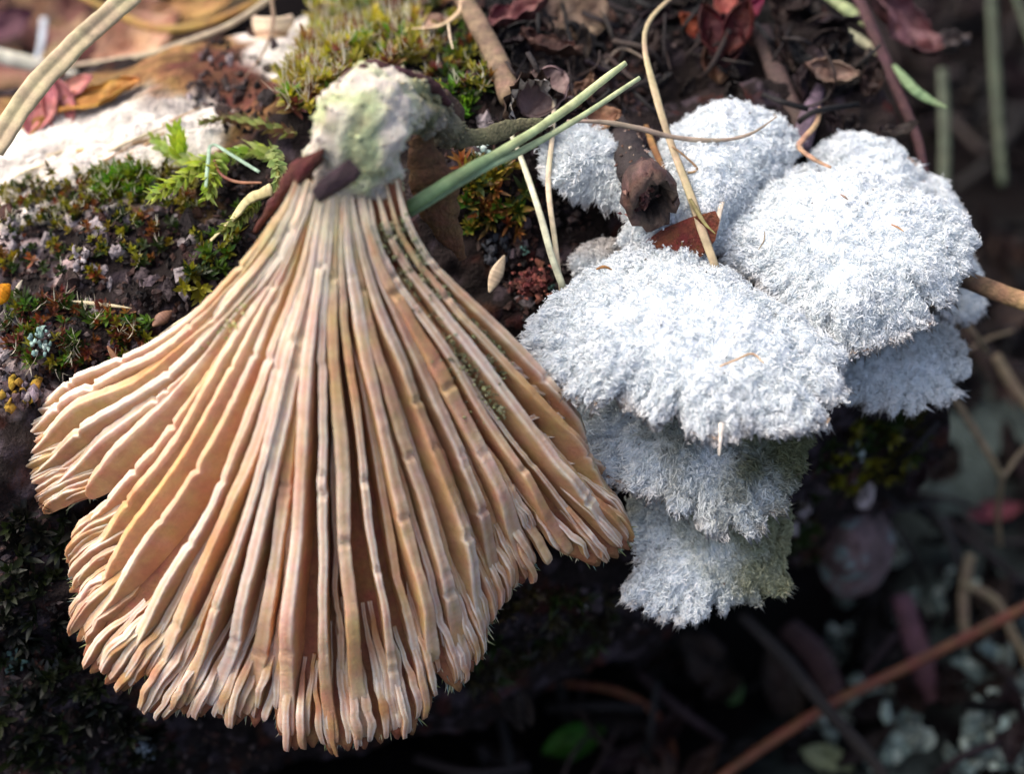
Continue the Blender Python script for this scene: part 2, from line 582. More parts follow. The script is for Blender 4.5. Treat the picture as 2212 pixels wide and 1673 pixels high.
def fan(t, s):
    """surface point under the gills; s may run a little past the rim"""
    t, s = np.atleast_1d(t).astype(float), np.atleast_1d(s).astype(float)
    ti = np.clip(t, 0, 1) * 240
    i = np.clip(ti.astype(int), 0, 239); fu = ti - i
    si = np.clip(s, 0, 1.12) * (NS - 1)
    j = np.clip(si.astype(int), 0, NS - 2); fs = si - j
    X = (FANX[i, j].T * (1 - fu) * (1 - fs) + FANX[i + 1, j].T * fu * (1 - fs) + FANX[i, j + 1].T * (1 - fu) * fs + FANX[i + 1, j + 1].T * fu * fs).T
    return P(X[:, 0], X[:, 1], fan_depth(t, s))


def rim(t):
    """how far the flesh reaches along each gill line: notches and lobes of the torn margin"""
    t = np.asarray(t, float)
    e = 1.0 - 0.26 * np.exp(-((t - .208) / .017) ** 2) - 0.09 * np.exp(-((t - .535) / .006) ** 2) - 0.13 * np.exp(-((t - .855) / .010) ** 2)
    e -= 0.05 * np.exp(-((t - .405) / .006) ** 2) + 0.06 * np.exp(-((t - .70) / .006) ** 2) + 0.05 * np.exp(-((t - .775) / .005) ** 2) + .05 * np.exp(-((t - .95) / .01) ** 2)
    return e + 0.018 * noise3(np.stack([t * 45, 0 * t + .3, 0 * t + .7], -1))


mush = empty("gilled_mushroom", P(760, 1100, 7.9), "large upturned tan mushroom showing its fan of radiating split gills", "mushroom")
TAN, PALE, RUST = srgb(194, 150, 106), srgb(232, 219, 203), srgb(156, 108, 76)

# flesh under the gills: a shell with a scalloped margin
nt_, ns_ = 400, 60
T2, S2 = np.meshgrid(np.linspace(0, 1, nt_), np.linspace(0, 1, ns_), indexing="ij")
sc_ = rim(T2) + 0.002 - 0.020 * (0.5 + 0.5 * np.cos(T2 * 2 * np.pi * 62))
SS = S2 * sc_
top = fan(T2.ravel(), SS.ravel()).reshape(nt_, ns_, 3)
dT = np.gradient(top, axis=0); dS = np.gradient(top, axis=1)
nrm = unit(np.cross(dS, dT))
nrm *= np.sign((nrm * -FW).sum(-1, keepdims=True))
lump = 0.012 * fbm(top * 6, 3)[..., None]
topv = top + nrm * lump
thick = 0.13 * (1 - 0.75 * S2 ** 3)[..., None] * np.clip(np.minimum(T2, 1 - T2) * 12 + 0.15, 0, 1)[..., None]
botv = top - nrm * (thick + 0.03 * fbm(top * 8 + 3, 3)[..., None] * S2[..., None])
ii = np.arange(nt_ * ns_).reshape(nt_, ns_)
q1 = np.stack([ii[:-1, :-1], ii[1:, :-1], ii[1:, 1:], ii[:-1, 1:]], -1).reshape(-1, 4)
q2 = q1[:, ::-1] + nt_ * ns_
off = nt_ * ns_
ring = np.concatenate([ii[:, -1], ii[-1, -2::-1], ii[-2::-1, 0], ii[0, 1:-1]])
r2 = np.roll(ring, -1)
q3 = np.stack([ring, r2, r2 + off, ring + off], 1)
fn = fbm(top.reshape(-1, 3) * 5, 3)
s_flat = S2.ravel()
ctop = srgb(142, 94, 64) * (1 + 0.2 * np.clip(fn, -1, 1))[:, None]
k = smooth(0.45, 0.1, s_flat)[:, None] * 0.5
ctop = ctop * (1 - k) + srgb(150, 96, 70) * k
cbot = np.broadcast_to(srgb(170, 165, 130), ctop.shape) * (1 + 0.3 * np.clip(fn, -1, 1))[:, None]
put(Geo().add(np.vstack([topv.reshape(-1, 3), botv.reshape(-1, 3)]), [q1, q2, q3], np.vstack([ctop, cbot])), "cap", M_CAP, mush)
from_cap = (botv, topv)


def gill(name, t0, s0, s1, H, W, flare=0.0, rise=0.11, seed=0, tip=0.02, breaks=3, drift=0.0, col=TAN, wob=0.0016):
    r = np.random.default_rng(seed)
    n = max(16, int(120 * (s1 - s0)))
    s = np.linspace(s0, s1, n)
    u = np.linspace(0, 1, n)
    t = t0 + drift * u + wob * np.interp(u, np.linspace(0, 1, 9), r.normal(size=9))
    c0 = fan(t, s)
    e = 2e-3
    dt = unit(fan(t + 2e-3, s) - fan(t - 2e-3, s))
    ds = unit(np.gradient(c0, axis=0))
    nn = unit(np.cross(ds, dt)); nn *= np.sign((nn * -FW).sum(-1, keepdims=True))
    lean = np.clip((t0 - 0.60) * 1.75, -0.92, .85) * smooth(0.05, 0.45, s) * (1 - .95 * smooth(.86, .985, t0)) * (1 - .8 * smooth(.17, .0, t0)) + 0.04 * np.interp(u, np.linspace(0, 1, 5), r.normal(size=5))
    side = unit(dt - (dt * ds).sum(-1, keepdims=True) * ds)
    up = unit(nn * np.cos(lean)[:, None] + side * np.sin(lean)[:, None])
    lat = unit(np.cross(ds, up)); lat *= np.sign((lat * side).sum(-1, keepdims=True))
    grow = smooth(0.0, rise, u)
    throat = 0.45 + 0.55 * smooth(0.02, 0.42, s)
    h = H * throat * (0.25 + 0.75 * grow)
    if flare:
        h = h * (1 - 0.78 * smooth(0.74, 0.95, s))
    h = h * np.sqrt(np.clip((1 - u) / tip, 0, 1)) ** 0.8
    w = W * (0.55 + 0.45 * smooth(0.0, 0.4, s)) * (1 + flare * smooth(0.72, 0.97, s)) * (0.5 + 0.5 * grow)
    w = w * (0.35 + 0.65 * np.sqrt(np.clip((1 - u) / (tip * 0.8), 0, 1)))
    w = w * (1 + 0.10 * np.interp(u, np.linspace(0, 1, 10), r.normal(size=10)))
    h = h * (1 + 0.03 * np.interp(u, np.linspace(0, 1, 9), r.normal(size=9)))
    jog = np.zeros(n); dh = np.zeros(n)
    for _ in range(breaks):
        k0 = r.integers(int(n * .12), int(n * .92))
        jog[k0:] += r.normal() * 0.0045
        jog[k0:] -= jog[k0:].mean() * 0.3
        dh[k0] -= H * r.uniform(0.03, 0.14)
        w[k0:min(k0 + 6, n)] *= np.linspace(r.uniform(1.0, 1.12), 1, 6)[:max(0, min(k0 + 6, n) - k0)]
    prof_x = np.array([-1.0, -0.8, -0.92, -1.0, -0.80, 0.0, 0.80, 1.0, 0.92, 0.8, 1.0])
    prof_y = np.array([-0.06, 0.35, 0.78, 0.95, 1.0, 0.925, 1.0, 0.95, 0.78, 0.35, -0.06])
    edge = np.array([0, 0.0, .06, .65, 1, .35, 1, .65, .06, .0, 0])
    V = (c0[:, None] + (w[:, None] * prof_x[None] + jog[:, None] * np.clip(prof_y, 0, 1)[None])[..., None] * lat[:, None]
         + ((h + dh)[:, None] * prof_y[None])[..., None] * up[:, None])
    V = V + lat[:, None] * (0.0035 * fbm(V.reshape(-1, 3) * 9 + 40, 3).reshape(V.shape[:2]) * np.clip(prof_y, 0, 1)[None])[..., None] + up[:, None] * (0.005 * fbm(V.reshape(-1, 3) * 16 + 80, 2).reshape(V.shape[:2]) * np.clip(prof_y, 0, 1)[None] ** 3)[..., None]
    m_ = len(prof_x)
    ix = np.arange(n * m_).reshape(n, m_)
    f = np.stack([ix[:-1, :-1], ix[1:, :-1], ix[1:, 1:], ix[:-1, 1:]], -1).reshape(-1, 4)
    nz = fbm(V.reshape(-1, 3) * 7 + seed, 3).reshape(n, m_)
    pale = np.clip(edge[None] * (0.55 + 0.35 * np.interp(u, np.linspace(0, 1, 7), r.normal(size=7)))[:, None] + 0.10 * nz, 0, 0.9)[..., None]
    base = col * (1 + 0.06 * r.normal()) * np.array([1, 1 + .02 * r.normal(), 1 + .04 * r.normal()])
    red = (0.4 * np.clip(1 - prof_y * 1.6, 0, 1)[None] * smooth(.0, .3, s)[:, None])[..., None]
    C = base * (1 - red) + RUST * red
    th_ = (0.85 * smooth(0.40, 0.04, s)[:, None] * np.clip(0.65 + 1.2 * nz, 0, 1))[..., None]
    C = C * (1 - th_) + (srgb(166, 156, 112) if seed % 3 else srgb(122, 84, 70)) * th_
    C = C * (1 - pale) + PALE * pale
    rimk = (smooth(0.90, 1.0, s)[:, None] * 0.45 * np.clip(.6 + nz, 0, 1))[..., None]
    C = C * (1 - rimk) + srgb(184, 142, 118) * rimk
    C = C * (1 + 0.07 * np.clip(nz, -1, 1))[..., None]
    cr = (.85 * smooth(.15, .02, s)[:, None] * np.clip(.7 + nz, 0, 1))[..., None]
    C = C * (1 - cr) + srgb(184, 172, 146) * cr
    caps = [ix[0][None, [0, 1, 9, 10]], ix[0][None, [1, 2, 8, 9]], ix[0][None, [2, 4, 6, 8]], ix[-1][None, [10, 9, 1, 0]], ix[-1][None, [9, 8, 2, 1]], ix[-1][None, [8, 6, 4, 2]]]
    g = Geo().add(V.reshape(-1, 3), [f] + caps, np.clip(C.reshape(-1, 3), .01, .9))
    return put(g, name, M_GILL, mush)


tmain = np.sort(np.concatenate([np.linspace(0.012, 0.985, 28)]) + rng.normal(size=28) * 0.0045)
sd_ = 100
for k, t0 in enumerate(tmain):
    e = float(rim(np.array([t0]))[0])
    gill("gill", t0, 0.0, min(e - 0.02, 0.985), 0.19 * rng.uniform(.85, 1.12), 0.0245 * rng.uniform(.7, 1.35), flare=0.6, seed=sd_, breaks=rng.integers(2, 7), tip=0.03)
    sd_ += 1
    if k + 1 < len(tmain):
        gap = tmain[k + 1] - t0
        # shorter gills between the long ones
        if rng.random() < (0.92 if t0 > .33 else .30):
            gill("gill", t0 + gap * rng.uniform(.42, .58), rng.uniform(.16, .45), e - 0.02, 0.10 * rng.uniform(.7, 1.1), 0.015 * rng.uniform(.8, 1.3), flare=0.5, seed=sd_, breaks=rng.integers(1, 5), tip=0.03)
            sd_ += 1
        # the fine ribs the gills break up into along the margin
        for q in (-.36, -.12, .14, .38, .62):
            tq = t0 + gap * (q + rng.normal() * .06)
            if not 0.004 < tq < .996: continue
            er = float(rim(np.array([tq]))[0]) + rng.uniform(-.022, .010)
            gill("rib", tq, er - rng.uniform(.14, .28), er, 0.075 * rng.uniform(.6, 1.2), 0.0195 * rng.uniform(.75, 1.3), seed=sd_, breaks=0, tip=0.3, rise=.6, drift=rng.normal() * .003, col=srgb(178, 134, 90), wob=0.001)
            sd_ += 1

for k in range(9):
    for t0, dr in ((.935, .06), (.055, -.05)):
        sa = .16 + .075 * k + rng.normal() * .01
        gill("rib", t0 + rng.normal() * .006, sa, sa + rng.uniform(.17, .24), .105, .020, seed=sd_, breaks=1, tip=.25, rise=.35, drift=dr * rng.uniform(.85, 1.1), col=srgb(190, 148, 108)); sd_ += 1

# stem: a lumpy felted knob that bends back to the right
stem_path = pts3([(752, 520, 7.36), (756, 430, 7.16), (764, 345, 6.97), (778, 275, 6.86), (815, 225, 6.95), (880, 215, 7.12), (940, 245, 7.32), (975, 300, 7.5)], 60)
sr = np.interp(np.linspace(0, 1, 60), [0, .12, .3, .5, .65, .8, .93, 1], [88, 112, 106, 96, 78, 66, 55, 30]) * px(7.0)
T_, N_, B_ = frames(stem_path)
sides = 72
th = np.linspace(0, 2 * np.pi, sides, endpoint=False)
dirv = np.cos(th)[None, :, None] * N_[:, None] * 0.72 + np.sin(th)[None, :, None] * B_[:, None]
sv = stem_path[:, None] + dirv * sr[:, None, None]
sn = fbm(sv.reshape(-1, 3) * 7.5, 4).reshape(60, sides, 1)
sn2 = fbm(sv.reshape(-1, 3) * 22.0 + 2, 3).reshape(60, sides, 1)
sv = sv + dirv * (0.045 * sn + 0.03 * sn2)
ix = np.arange(60 * sides).reshape(60, sides)
f = np.stack([ix[:-1], np.roll(ix[:-1], -1, 1), np.roll(ix[1:], -1, 1), ix[1:]], -1).reshape(-1, 4)
pp = sv.reshape(-1, 3)
cn = fbm(pp * 4.5 + 7, 3)
cream, algae = srgb(216, 207, 190), srgb(182, 192, 146)
k = smooth(-.25, .35, cn)[:, None]
c = cream * (1 - k) + algae * k
k = smooth(0.25, .6, fbm(pp * 9 + 3, 3))[:, None] * 0.55
c = c * (1 - k) + srgb(150, 140, 110) * k
u_ = np.repeat(np.linspace(0, 1, 60), sides)
k = smooth(.58, .80, u_ + .12 * cn)[:, None] * 0.85
c = c * (1 - k) + (srgb(92, 88, 62) * (1 + .5 * np.clip(cn, -1, 1))[:, None]) * k
k = smooth(.26, .12, u_ + .08 * cn)[:, None] * .8
c = c * (1 - k) + srgb(168, 132, 112) * k
end = len(pp)
pp2 = np.vstack([pp, stem_path[-1] + T_[-1] * .03, stem_path[0]])
f3 = np.vstack([np.stack([ix[-1], np.roll(ix[-1], -1), np.full(sides, end)], 1), np.stack([np.roll(ix[0], -1), ix[0], np.full(sides, end + 1)], 1)])
stem = put(Geo().add(pp2, [f, f3], np.vstack([c, c[-1], c[0]])), "stem", M_STEM, mush)
# felt grains standing on the stem
g = Geo()
sel = rng.integers(0, 60 * sides, 1500)
crumbs(g, pp[sel] + rng.normal(size=(1500, 3)) * .004, rng.uniform(.006, .017, 1500), np.clip(c[sel] * rng.uniform(.8, 1.2, (1500, 1)), 0, .85))
put(g, "stem_felt", M_STEM, stem, kind="stuff")
# outer skin of the cap folded back on the right of the stem
g = Geo()
for (pts, ww, cc) in (
    ([(905, 300, 7.25), (930, 390, 7.3), (960, 480, 7.42), (1000, 560, 7.55)], [70, 95, 80, 20], srgb(96, 70, 46)),
    ([(905, 215, 7.2), (960, 235, 7.3), (990, 285, 7.4), (1000, 320, 7.5)], [50, 80, 60, 25], srgb(70, 52, 42)),
    ([(985, 305, 7.4), (1060, 290, 7.5), (1120, 272, 7.6), (1175, 262, 7.65)], [34, 46, 36, 14], srgb(92, 90, 66))):
    tube(g, pts3(pts, 30), np.interp(np.linspace(0, 1, 30), np.linspace(0, 1, 4), ww) * .5 * px(7.3), np.interp(np.linspace(0, 1, 30), np.linspace(0, 1, 4), ww) * .16 * px(7.3), sides=14, col=cc, rough=.5)
put(g, "folded_skin", M_BARK, mush)
# dark red bark-like skin along the crest of the stem
g = tube(Geo(), pts3([(715, 215, 6.95), (760, 165, 6.95), (800, 150, 7.0), (860, 163, 7.05), (925, 190, 7.15), (965, 225, 7.25)], 40), np.interp(np.linspace(0, 1, 40), [0, .3, .6, 1], [6, 18, 16, 10]) * px(7), np.interp(np.linspace(0, 1, 40), [0, .3, .6, 1], [10, 26, 24, 14]) * px(7), sides=12, col=srgb(70, 40, 42), rough=.6)
put(g, "crest_skin", M_BARK, mush)
g = tube(Geo(), pts3([(552, 500, 7.12), (590, 440, 7.02), (640, 380, 6.93), (700, 325, 6.83)], 36), np.interp(np.linspace(0, 1, 36), [0, .4, .7, 1], [4, 14, 24, 10]) * px(7), np.interp(np.linspace(0, 1, 36), [0, .5, 1], [8, 14, 10]) * px(7), sides=10, col=srgb(84, 44, 36), rough=.5)
put(g, "dark_margin", M_BARK, mush)
# green crusts growing on the outer gills near both edges
def crust(name, tm, ts, s0, s1, n, size, pal):
    g = Geo()
    s_ = rng.uniform(s0, s1, n)
    t_ = np.clip(tm + ts * rng.normal(size=n) + .012 * np.sin(s_ * 40), 0, 1)
    keep = noise3(np.stack([s_ * 14, t_ * 30, 0 * s_ + tm], -1)) > -.12
    s_, t_ = s_[keep], t_[keep]
    cen = fan(t_, s_) - FW * (rng.uniform(.05, .19, len(s_)) * (.45 + .55 * smooth(.02, .42, s_)))[:, None]
    crumbs(g, cen, rng.uniform(.4, 1.3, len(s_)) * size, pick(pal, len(s_)))
    put(g, name, M_STEM, mush, kind="stuff")
GREENS = [srgb(150, 158, 112), srgb(122, 130, 90), srgb(176, 176, 138), srgb(104, 104, 76)]
crust("edge_crust", .95, .035, .10, .60, 2200, .010, GREENS)
crust("edge_crust", .025, .022, .10, .46, 1500, .010, [srgb(176, 182, 104), srgb(150, 158, 80), srgb(196, 196, 134)])
for tq, sa in ((.948, .42), (.962, .22), (.976, .5), (.992, .3)):
    gill("gill", tq, sa, float(rim(np.array([tq]))[0]) - .01, .10, .017, flare=.4, seed=sd_, breaks=3, tip=.06); sd_ += 1
# hairs fringing the margin from the cap's felted outer side
g = Geo()
tr = rng.uniform(0, 1, 1500)
b0 = fan(tr, rim(tr) - .03) + FW * .05
ou = unit(fan(tr, rim(tr)) - fan(tr, rim(tr) - .04))
for k in range(len(tr)):
    blade(g, b0[k], ou[k] + rng.normal(size=3) * .45 + FW * .2, None, -FW + rng.normal(size=3) * .4, rng.uniform(.05, .11), .006, pick([srgb(190, 190, 150), srgb(150, 158, 110), srgb(205, 196, 170), srgb(140, 170, 160)], 1)[0], segs=2, curl=.4)
put(g, "margin_fuzz", M_HAIR, mush, kind="stuff")

# ------------------------------------------------------------------ white felted brackets
WHITE = srgb(233, 240, 243)


def bracket(label, outline, center, d0, grad, bulge, thick=0.16, ragged=1.0, hairs=9000, hair_l=0.023, tint=None, tint_amt=0.0, tint_dir=(0, -1), rimtan=0.35, seed=1, root=None, tuft=1.0):
    r = np.random.default_rng(seed)
    big_ = hairs > 30000
    N, M = (400, 54) if big_ else (240, 34)
    c = np.array(center, float)
    o = crom(outline, N, closed=True)
    ang = np.linspace(0, 2 * np.pi, N, endpoint=False)
    rad = np.linalg.norm(o - c, axis=1)
    low = np.clip((o[:, 1] - c[1]) / (rad + 1e-6) * 0.75 + 0.5, 0.10, 1)
    nzz = fbm(np.stack([np.cos(ang) * 7 + seed, np.sin(ang) * 7, 0 * ang + seed], -1), 3, .7)
    cut = np.clip(noise3(np.stack([np.cos(ang) * 11 + seed * 3.1, np.sin(ang) * 11, 0 * ang], -1)) - .18, 0, 1)
    cut2 = np.clip(noise3(np.stack([np.cos(ang) * 25 + seed * 5.1, np.sin(ang) * 25, 0 * ang], -1)) - .1, 0, 1)
    lobes = 1 + ragged * low * (0.04 * nzz - 0.34 * cut - .26 * cut2)
    for _ in range(int(16 * ragged)):
        a0_ = r.uniform(0, 2 * np.pi)
        wd_ = r.uniform(.035, .085)
        da = (ang - a0_ + np.pi) % (2 * np.pi) - np.pi
        lobes = lobes - low * low * r.uniform(.10, .34) * np.exp(-(da / wd_) ** 2)
    lobes = np.clip(lobes + .05 * low * ragged, .55, 1.12)
    rho = np.linspace(0, 1, M) ** 0.8
    scale_ = px(d0)
    # plane of the shelf: depth changes with height in the picture because the shelf lies flatter than the view plane
    def plane(q):
        return d0 + (grad[0] * (q[..., 0] - c[0]) + grad[1] * (q[..., 1] - c[1])) * scale_
    pc = P(c[0], c[1], plane(c))
    ex = P(c[0] + 50, c[1], plane(c + [50, 0])) - pc
    ey = P(c[0], c[1] + 50, plane(c + [0, 50])) - pc
    n0 = unit(np.cross(ey, ex))
    if n0 @ FW > 0: n0 = -n0
    eff = rho[None] * (1 + (lobes - 1)[:, None] * smooth(0.45, 1.0, rho)[None])
    q = c + (o - c)[:, None] * eff[..., None]
    base = P(q[..., 0], q[..., 1], plane(q))
    hgt = bulge * (1 - rho ** 2.4)
    topv = base + n0 * hgt[None, :, None]
    nz1 = fbm(topv.reshape(-1, 3) * 4.0 + seed, 3).reshape(N, M)
    nz2 = fbm(topv.reshape(-1, 3) * 16.0 + seed, 3, .6).reshape(N, M)
    # radial folds toward the torn lobes
    fold = -0.10 * (ragged * low * (cut * 1.5))[:, None] * smooth(.55, 1, rho)[None]
    topv = topv + n0 * (0.045 * nz1 - 0.060 * (.12 + 1.0 * rho[None] ** 2.2) * np.clip(nz2 - .05, -.4, 1) * smooth(0, .1, rho)[None] + fold)[..., None]
    botv = base - n0 * (thick * (1 - rho ** 3) + 0.025 * (1 - rho))[None, :, None]
    pc_top = topv[:, 0].mean(0); pc_bot = botv[:, 0].mean(0)
    topv[:, 0] = pc_top; botv[:, 0] = pc_bot
    ix = np.arange(N * M).reshape(N, M)
    nx = np.roll(ix, -1, 0)
    f = np.stack([ix[:, :-1], ix[:, 1:], nx[:, 1:], nx[:, :-1]], -1).reshape(-1, 4)
    p = topv.reshape(-1, 3)
    fn0 = p[f[:, 1]] - p[f[:, 0]]
    test = np.cross(p[f[40, 2]] - p[f[40, 0]], p[f[40, 3]] - p[f[40, 1]])
    if test @ n0 < 0: f = f[:, ::-1]
    fb = f[:, ::-1] + N * M
    fr = np.stack([ix[:, -1], nx[:, -1], nx[:, -1] + N * M, ix[:, -1] + N * M], 1)
    col = np.broadcast_to(WHITE, (N, M, 3)).copy()
    grey = (0.35 * smooth(.1, .6, nz1))[..., None]
    col = col * (1 - grey * .4) + srgb(214, 206, 204) * grey * .4
    rt = (rimtan * smooth(.88, 1, rho)[None] * np.clip(.5 + nz2, 0, 1) * low[:, None])[..., None]
    col = col * (1 - rt) + srgb(196, 160, 128) * rt
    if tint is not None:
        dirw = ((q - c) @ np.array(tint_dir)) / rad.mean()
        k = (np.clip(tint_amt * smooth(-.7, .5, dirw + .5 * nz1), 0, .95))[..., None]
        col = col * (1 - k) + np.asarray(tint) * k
    root_o = empty("bracket_fungus", pc, label, "mushroom", "white felted bracket fungi on the log")
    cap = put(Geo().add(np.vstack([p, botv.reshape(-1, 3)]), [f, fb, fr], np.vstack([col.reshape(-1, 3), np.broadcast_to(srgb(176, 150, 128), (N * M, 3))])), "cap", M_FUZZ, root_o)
    # stub joining the shelf to the log
    tgt, nr, _, _ = bvh.find_nearest(Vector(pc - n0 * .1 + FW * .2))
    tgt = np.array(tgt) - np.array(nr) * .1
    a0 = pc + n0 * bulge * .25
    if np.linalg.norm(tgt - a0) > .12:
        st = tube(Geo(), crom(np.stack([a0, (a0 + tgt) / 2 - n0 * .05, tgt]), 12), np.linspace(.10, .17, 12) * min(1, rad.mean() * scale_ / .45), sides=14, col=srgb(180, 170, 160), rough=.2)
        put(st, "stub", M_FUZZ, root_o)
    # felt: tapering curved hairs, gathered in small tufts
    tri = np.vstack([f[:, [0, 1, 2]], f[:, [0, 2, 3]]])
    ar = np.linalg.norm(np.cross(p[tri[:, 1]] - p[tri[:, 0]], p[tri[:, 2]] - p[tri[:, 0]]), axis=1)
    rr_ = np.tile(rho, N)
    wgt = ar * (0.7 + 0.9 * rr_[tri[:, 0]] ** 2)
    nt2 = int(hairs / 9)
    ti = r.choice(len(tri), nt2, p=wgt / wgt.sum())
    b = r.random((nt2, 2)); fl = b.sum(1) > 1; b[fl] = 1 - b[fl]
    def bary(A): return A[tri[ti, 0]] * (1 - b.sum(1))[:, None] + A[tri[ti, 1]] * b[:, :1] + A[tri[ti, 2]] * b[:, 1:]
    tp = bary(p); tc = bary(col.reshape(-1, 3)); tr_ = bary(rr_[:, None])[:, 0]
    nrm_ = unit(np.cross(p[tri[ti, 1]] - p[tri[ti, 0]], p[tri[ti, 2]] - p[tri[ti, 0]]))
    nrm_ *= np.sign((nrm_ @ n0))[:, None]
    radial = unit((tp - pc) - ((tp - pc) @ n0)[:, None] * n0)
    flow = np.stack([noise3(tp * 5 + 31), noise3(tp * 5 + 57), noise3(tp * 5 + 83)], 1)
    down = np.array([0, 0, -1.0])
    td = unit(nrm_ * (1.0 - .45 * tr_ ** 2)[:, None] + radial * (0.15 + 1.0 * tr_ ** 2.5)[:, None] + flow * (.9 - .6 * tr_ ** 2)[:, None] + down * .15 + r.normal(size=(nt2, 3)) * .4)
    reps = 9
    hp = np.repeat(tp, reps, 0) + r.normal(size=(nt2 * reps, 3)) * .0145
    hdv = unit(np.repeat(td, reps, 0) + r.normal(size=(nt2 * reps, 3)) * .30)
    hl = hair_l * np.repeat(r.uniform(.6, 1.3, nt2) * (0.36 + 1.1 * tr_ ** 4) * np.where(r.random(nt2) < .10, 1.8, 1), reps) * r.uniform(.6, 1.15, nt2 * reps)
    conv = np.repeat(tp + td * (hair_l * 1.0), reps, 0)
    tipp = hp + hdv * hl[:, None]
    tipp = tipp * .30 + conv * .70 if tuft else tipp
    bend = unit(np.cross(hdv, r.normal(size=hdv.shape)))
    mid = hp * .5 + tipp * .5 + bend * (hl * .12)[:, None]
    wd = bend * (.0036 * r.uniform(.7, 1.5, len(hp)))[:, None]
    hp = hp - hdv * .012
    V = np.stack([hp - wd, hp + wd, mid + wd * .75, mid - wd * .75, tipp], 1).reshape(-1, 3)
    bi = (np.arange(len(hp)) * 5)[:, None]
    F4 = bi + np.array([[0, 1, 2, 3]]); F3 = bi + np.array([[3, 2, 4]])
    hc = np.repeat(np.repeat(tc, reps, 0) * r.uniform(.93, 1.05, (len(hp), 1)), 5, 0)
    put(Geo().add(V, [F4, F3], np.clip(hc, 0, .86)), "fuzz", M_HAIR, cap, kind="stuff")
    # stiff pointed teeth of matted felt along the margin
    nte = int(220 * ragged * (1.6 if big_ else .8))
    j = r.choice(N, nte, p=(low ** 1.5) / (low ** 1.5).sum())
    bp = topv[j, -1] * .72 + topv[j, -4] * .28 + r.normal(size=(nte, 3)) * .008
    dd = unit(unit(topv[j, -1] - topv[j, -6]) + np.array([0, 0, -.25]) + r.normal(size=(nte, 3)) * .28)
    ln = r.uniform(.03, .085, nte); wd2 = r.uniform(.007, .015, nte)
    s1 = unit(np.cross(dd, r.normal(size=(nte, 3)))); s2 = np.cross(dd, s1)
    tv = np.stack([bp + s1 * wd2[:, None], bp - s1 * (wd2 * .5)[:, None] + s2 * (wd2 * .87)[:, None], bp - s1 * (wd2 * .5)[:, None] - s2 * (wd2 * .87)[:, None], bp + dd * ln[:, None]], 1).reshape(-1, 3)
    bi2 = (np.arange(nte) * 4)[:, None]
    tf = np.vstack([bi2 + np.array([[0, 1, 3]]), bi2 + np.array([[1, 2, 3]]), bi2 + np.array([[2, 0, 3]])])
    tcol = np.repeat(np.clip(col[j, -3] * r.uniform(.85, 1.02, (nte, 1)), 0, .86), 4, 0)
    tcol[3::4] = tcol[3::4] * .6 + srgb(206, 178, 150) * .4
    put(Geo().add(tv, tf, tcol), "margin_teeth", M_FUZZ, cap, kind="stuff")
    # specks of dirt caught in the felt
    nsp = max(12, int(hairs / 420))
    j = r.integers(0, len(tp), nsp)
    g = Geo(); crumbs(g, tp[j] + nrm_[j] * .012, r.uniform(.003, .0085, nsp), pick([srgb(60, 52, 48), srgb(90, 78, 70), srgb(130, 112, 96), srgb(36, 34, 36)], nsp))
    put(g, "dirt_specks", M_BARK, cap, kind="stuff", smooth_=False)
    return root_o, (c, d0, grad)


ALG = srgb(128, 132, 84)
bracket("broad white felted bracket in front, ragged lower rim, beside the tan gills",
        [(1215, 632), (1290, 578), (1380, 545), (1465, 543), (1560, 592), (1660, 648), (1745, 715), (1812, 765), (1824, 830), (1795, 885), (1742, 922), (1650, 936), (1545, 938), (1445, 915), (1372, 885), (1320, 868), (1262, 860), (1195, 815), (1140, 778), (1128, 735), (1160, 680)],
        (1480, 740), 7.62, (0.05, -0.75), .22, hairs=60000, seed=3, ragged=1.0)
bracket("broad white bracket with rounded crown, right of and behind the front shelf",
        [(1538, 545), (1560, 470), (1630, 408), (1720, 370), (1820, 366), (1950, 415), (2060, 458), (2105, 515), (2092, 575), (2050, 625), (2040, 680), (1975, 705), (1905, 735), (1830, 755), (1765, 745), (1700, 682), (1620, 610)],
        (1830, 550), 8.08, (-0.05, -0.6), .24, hairs=52000, seed=8)
bracket("tall white bracket standing behind the hollow twig and the pale straw",
        [(1420, 320), (1490, 255), (1560, 225), (1640, 232), (1702, 268), (1726, 320), (1692, 372), (1640, 420), (1580, 490), (1520, 560), (1420, 570), (1345, 535), (1365, 470), (1375, 390)],
        (1530, 390), 8.3, (0.1, -0.55), .22, hairs=40000, ragged=.45, seed=12)
bracket("small ragged white bracket left of the hollow twig over a dark gap",
        [(1175, 350), (1195, 300), (1262, 284), (1325, 305), (1390, 350), (1420, 430), (1400, 480), (1345, 455), (1290, 425), (1235, 415), (1195, 400)],
        (1300, 370), 8.2, (0.25, -0.5), .12, thick=.10, hairs=20000, ragged=.5, hair_l=.05, seed=15)
bracket("soft white bracket behind the rounded crown, under the dark red stem",
        [(1750, 345), (1800, 302), (1870, 296), (1945, 325), (1992, 370), (2006, 430), (1960, 480), (1850, 480), (1770, 430)],
        (1870, 395), 8.55, (0, -0.4), .14, hairs=14000, ragged=.4, seed=21)
bracket("narrow white bracket tip right of the dark red stem's foot",
        [(1990, 395), (2030, 388), (2062, 430), (2080, 500), (2040, 540), (1990, 500)],
        (2030, 460), 8.6, (0, -0.3), .08, hairs=6000, ragged=.3, seed=25)
bracket("small white bracket behind the broken striped stick",
        [(2030, 580), (2080, 560), (2115, 600), (2126, 655), (2100, 690), (2060, 698), (2020, 670)],
        (2072, 630), 8.75, (0, -0.4), .08, hairs=7000, ragged=.6, seed=28)
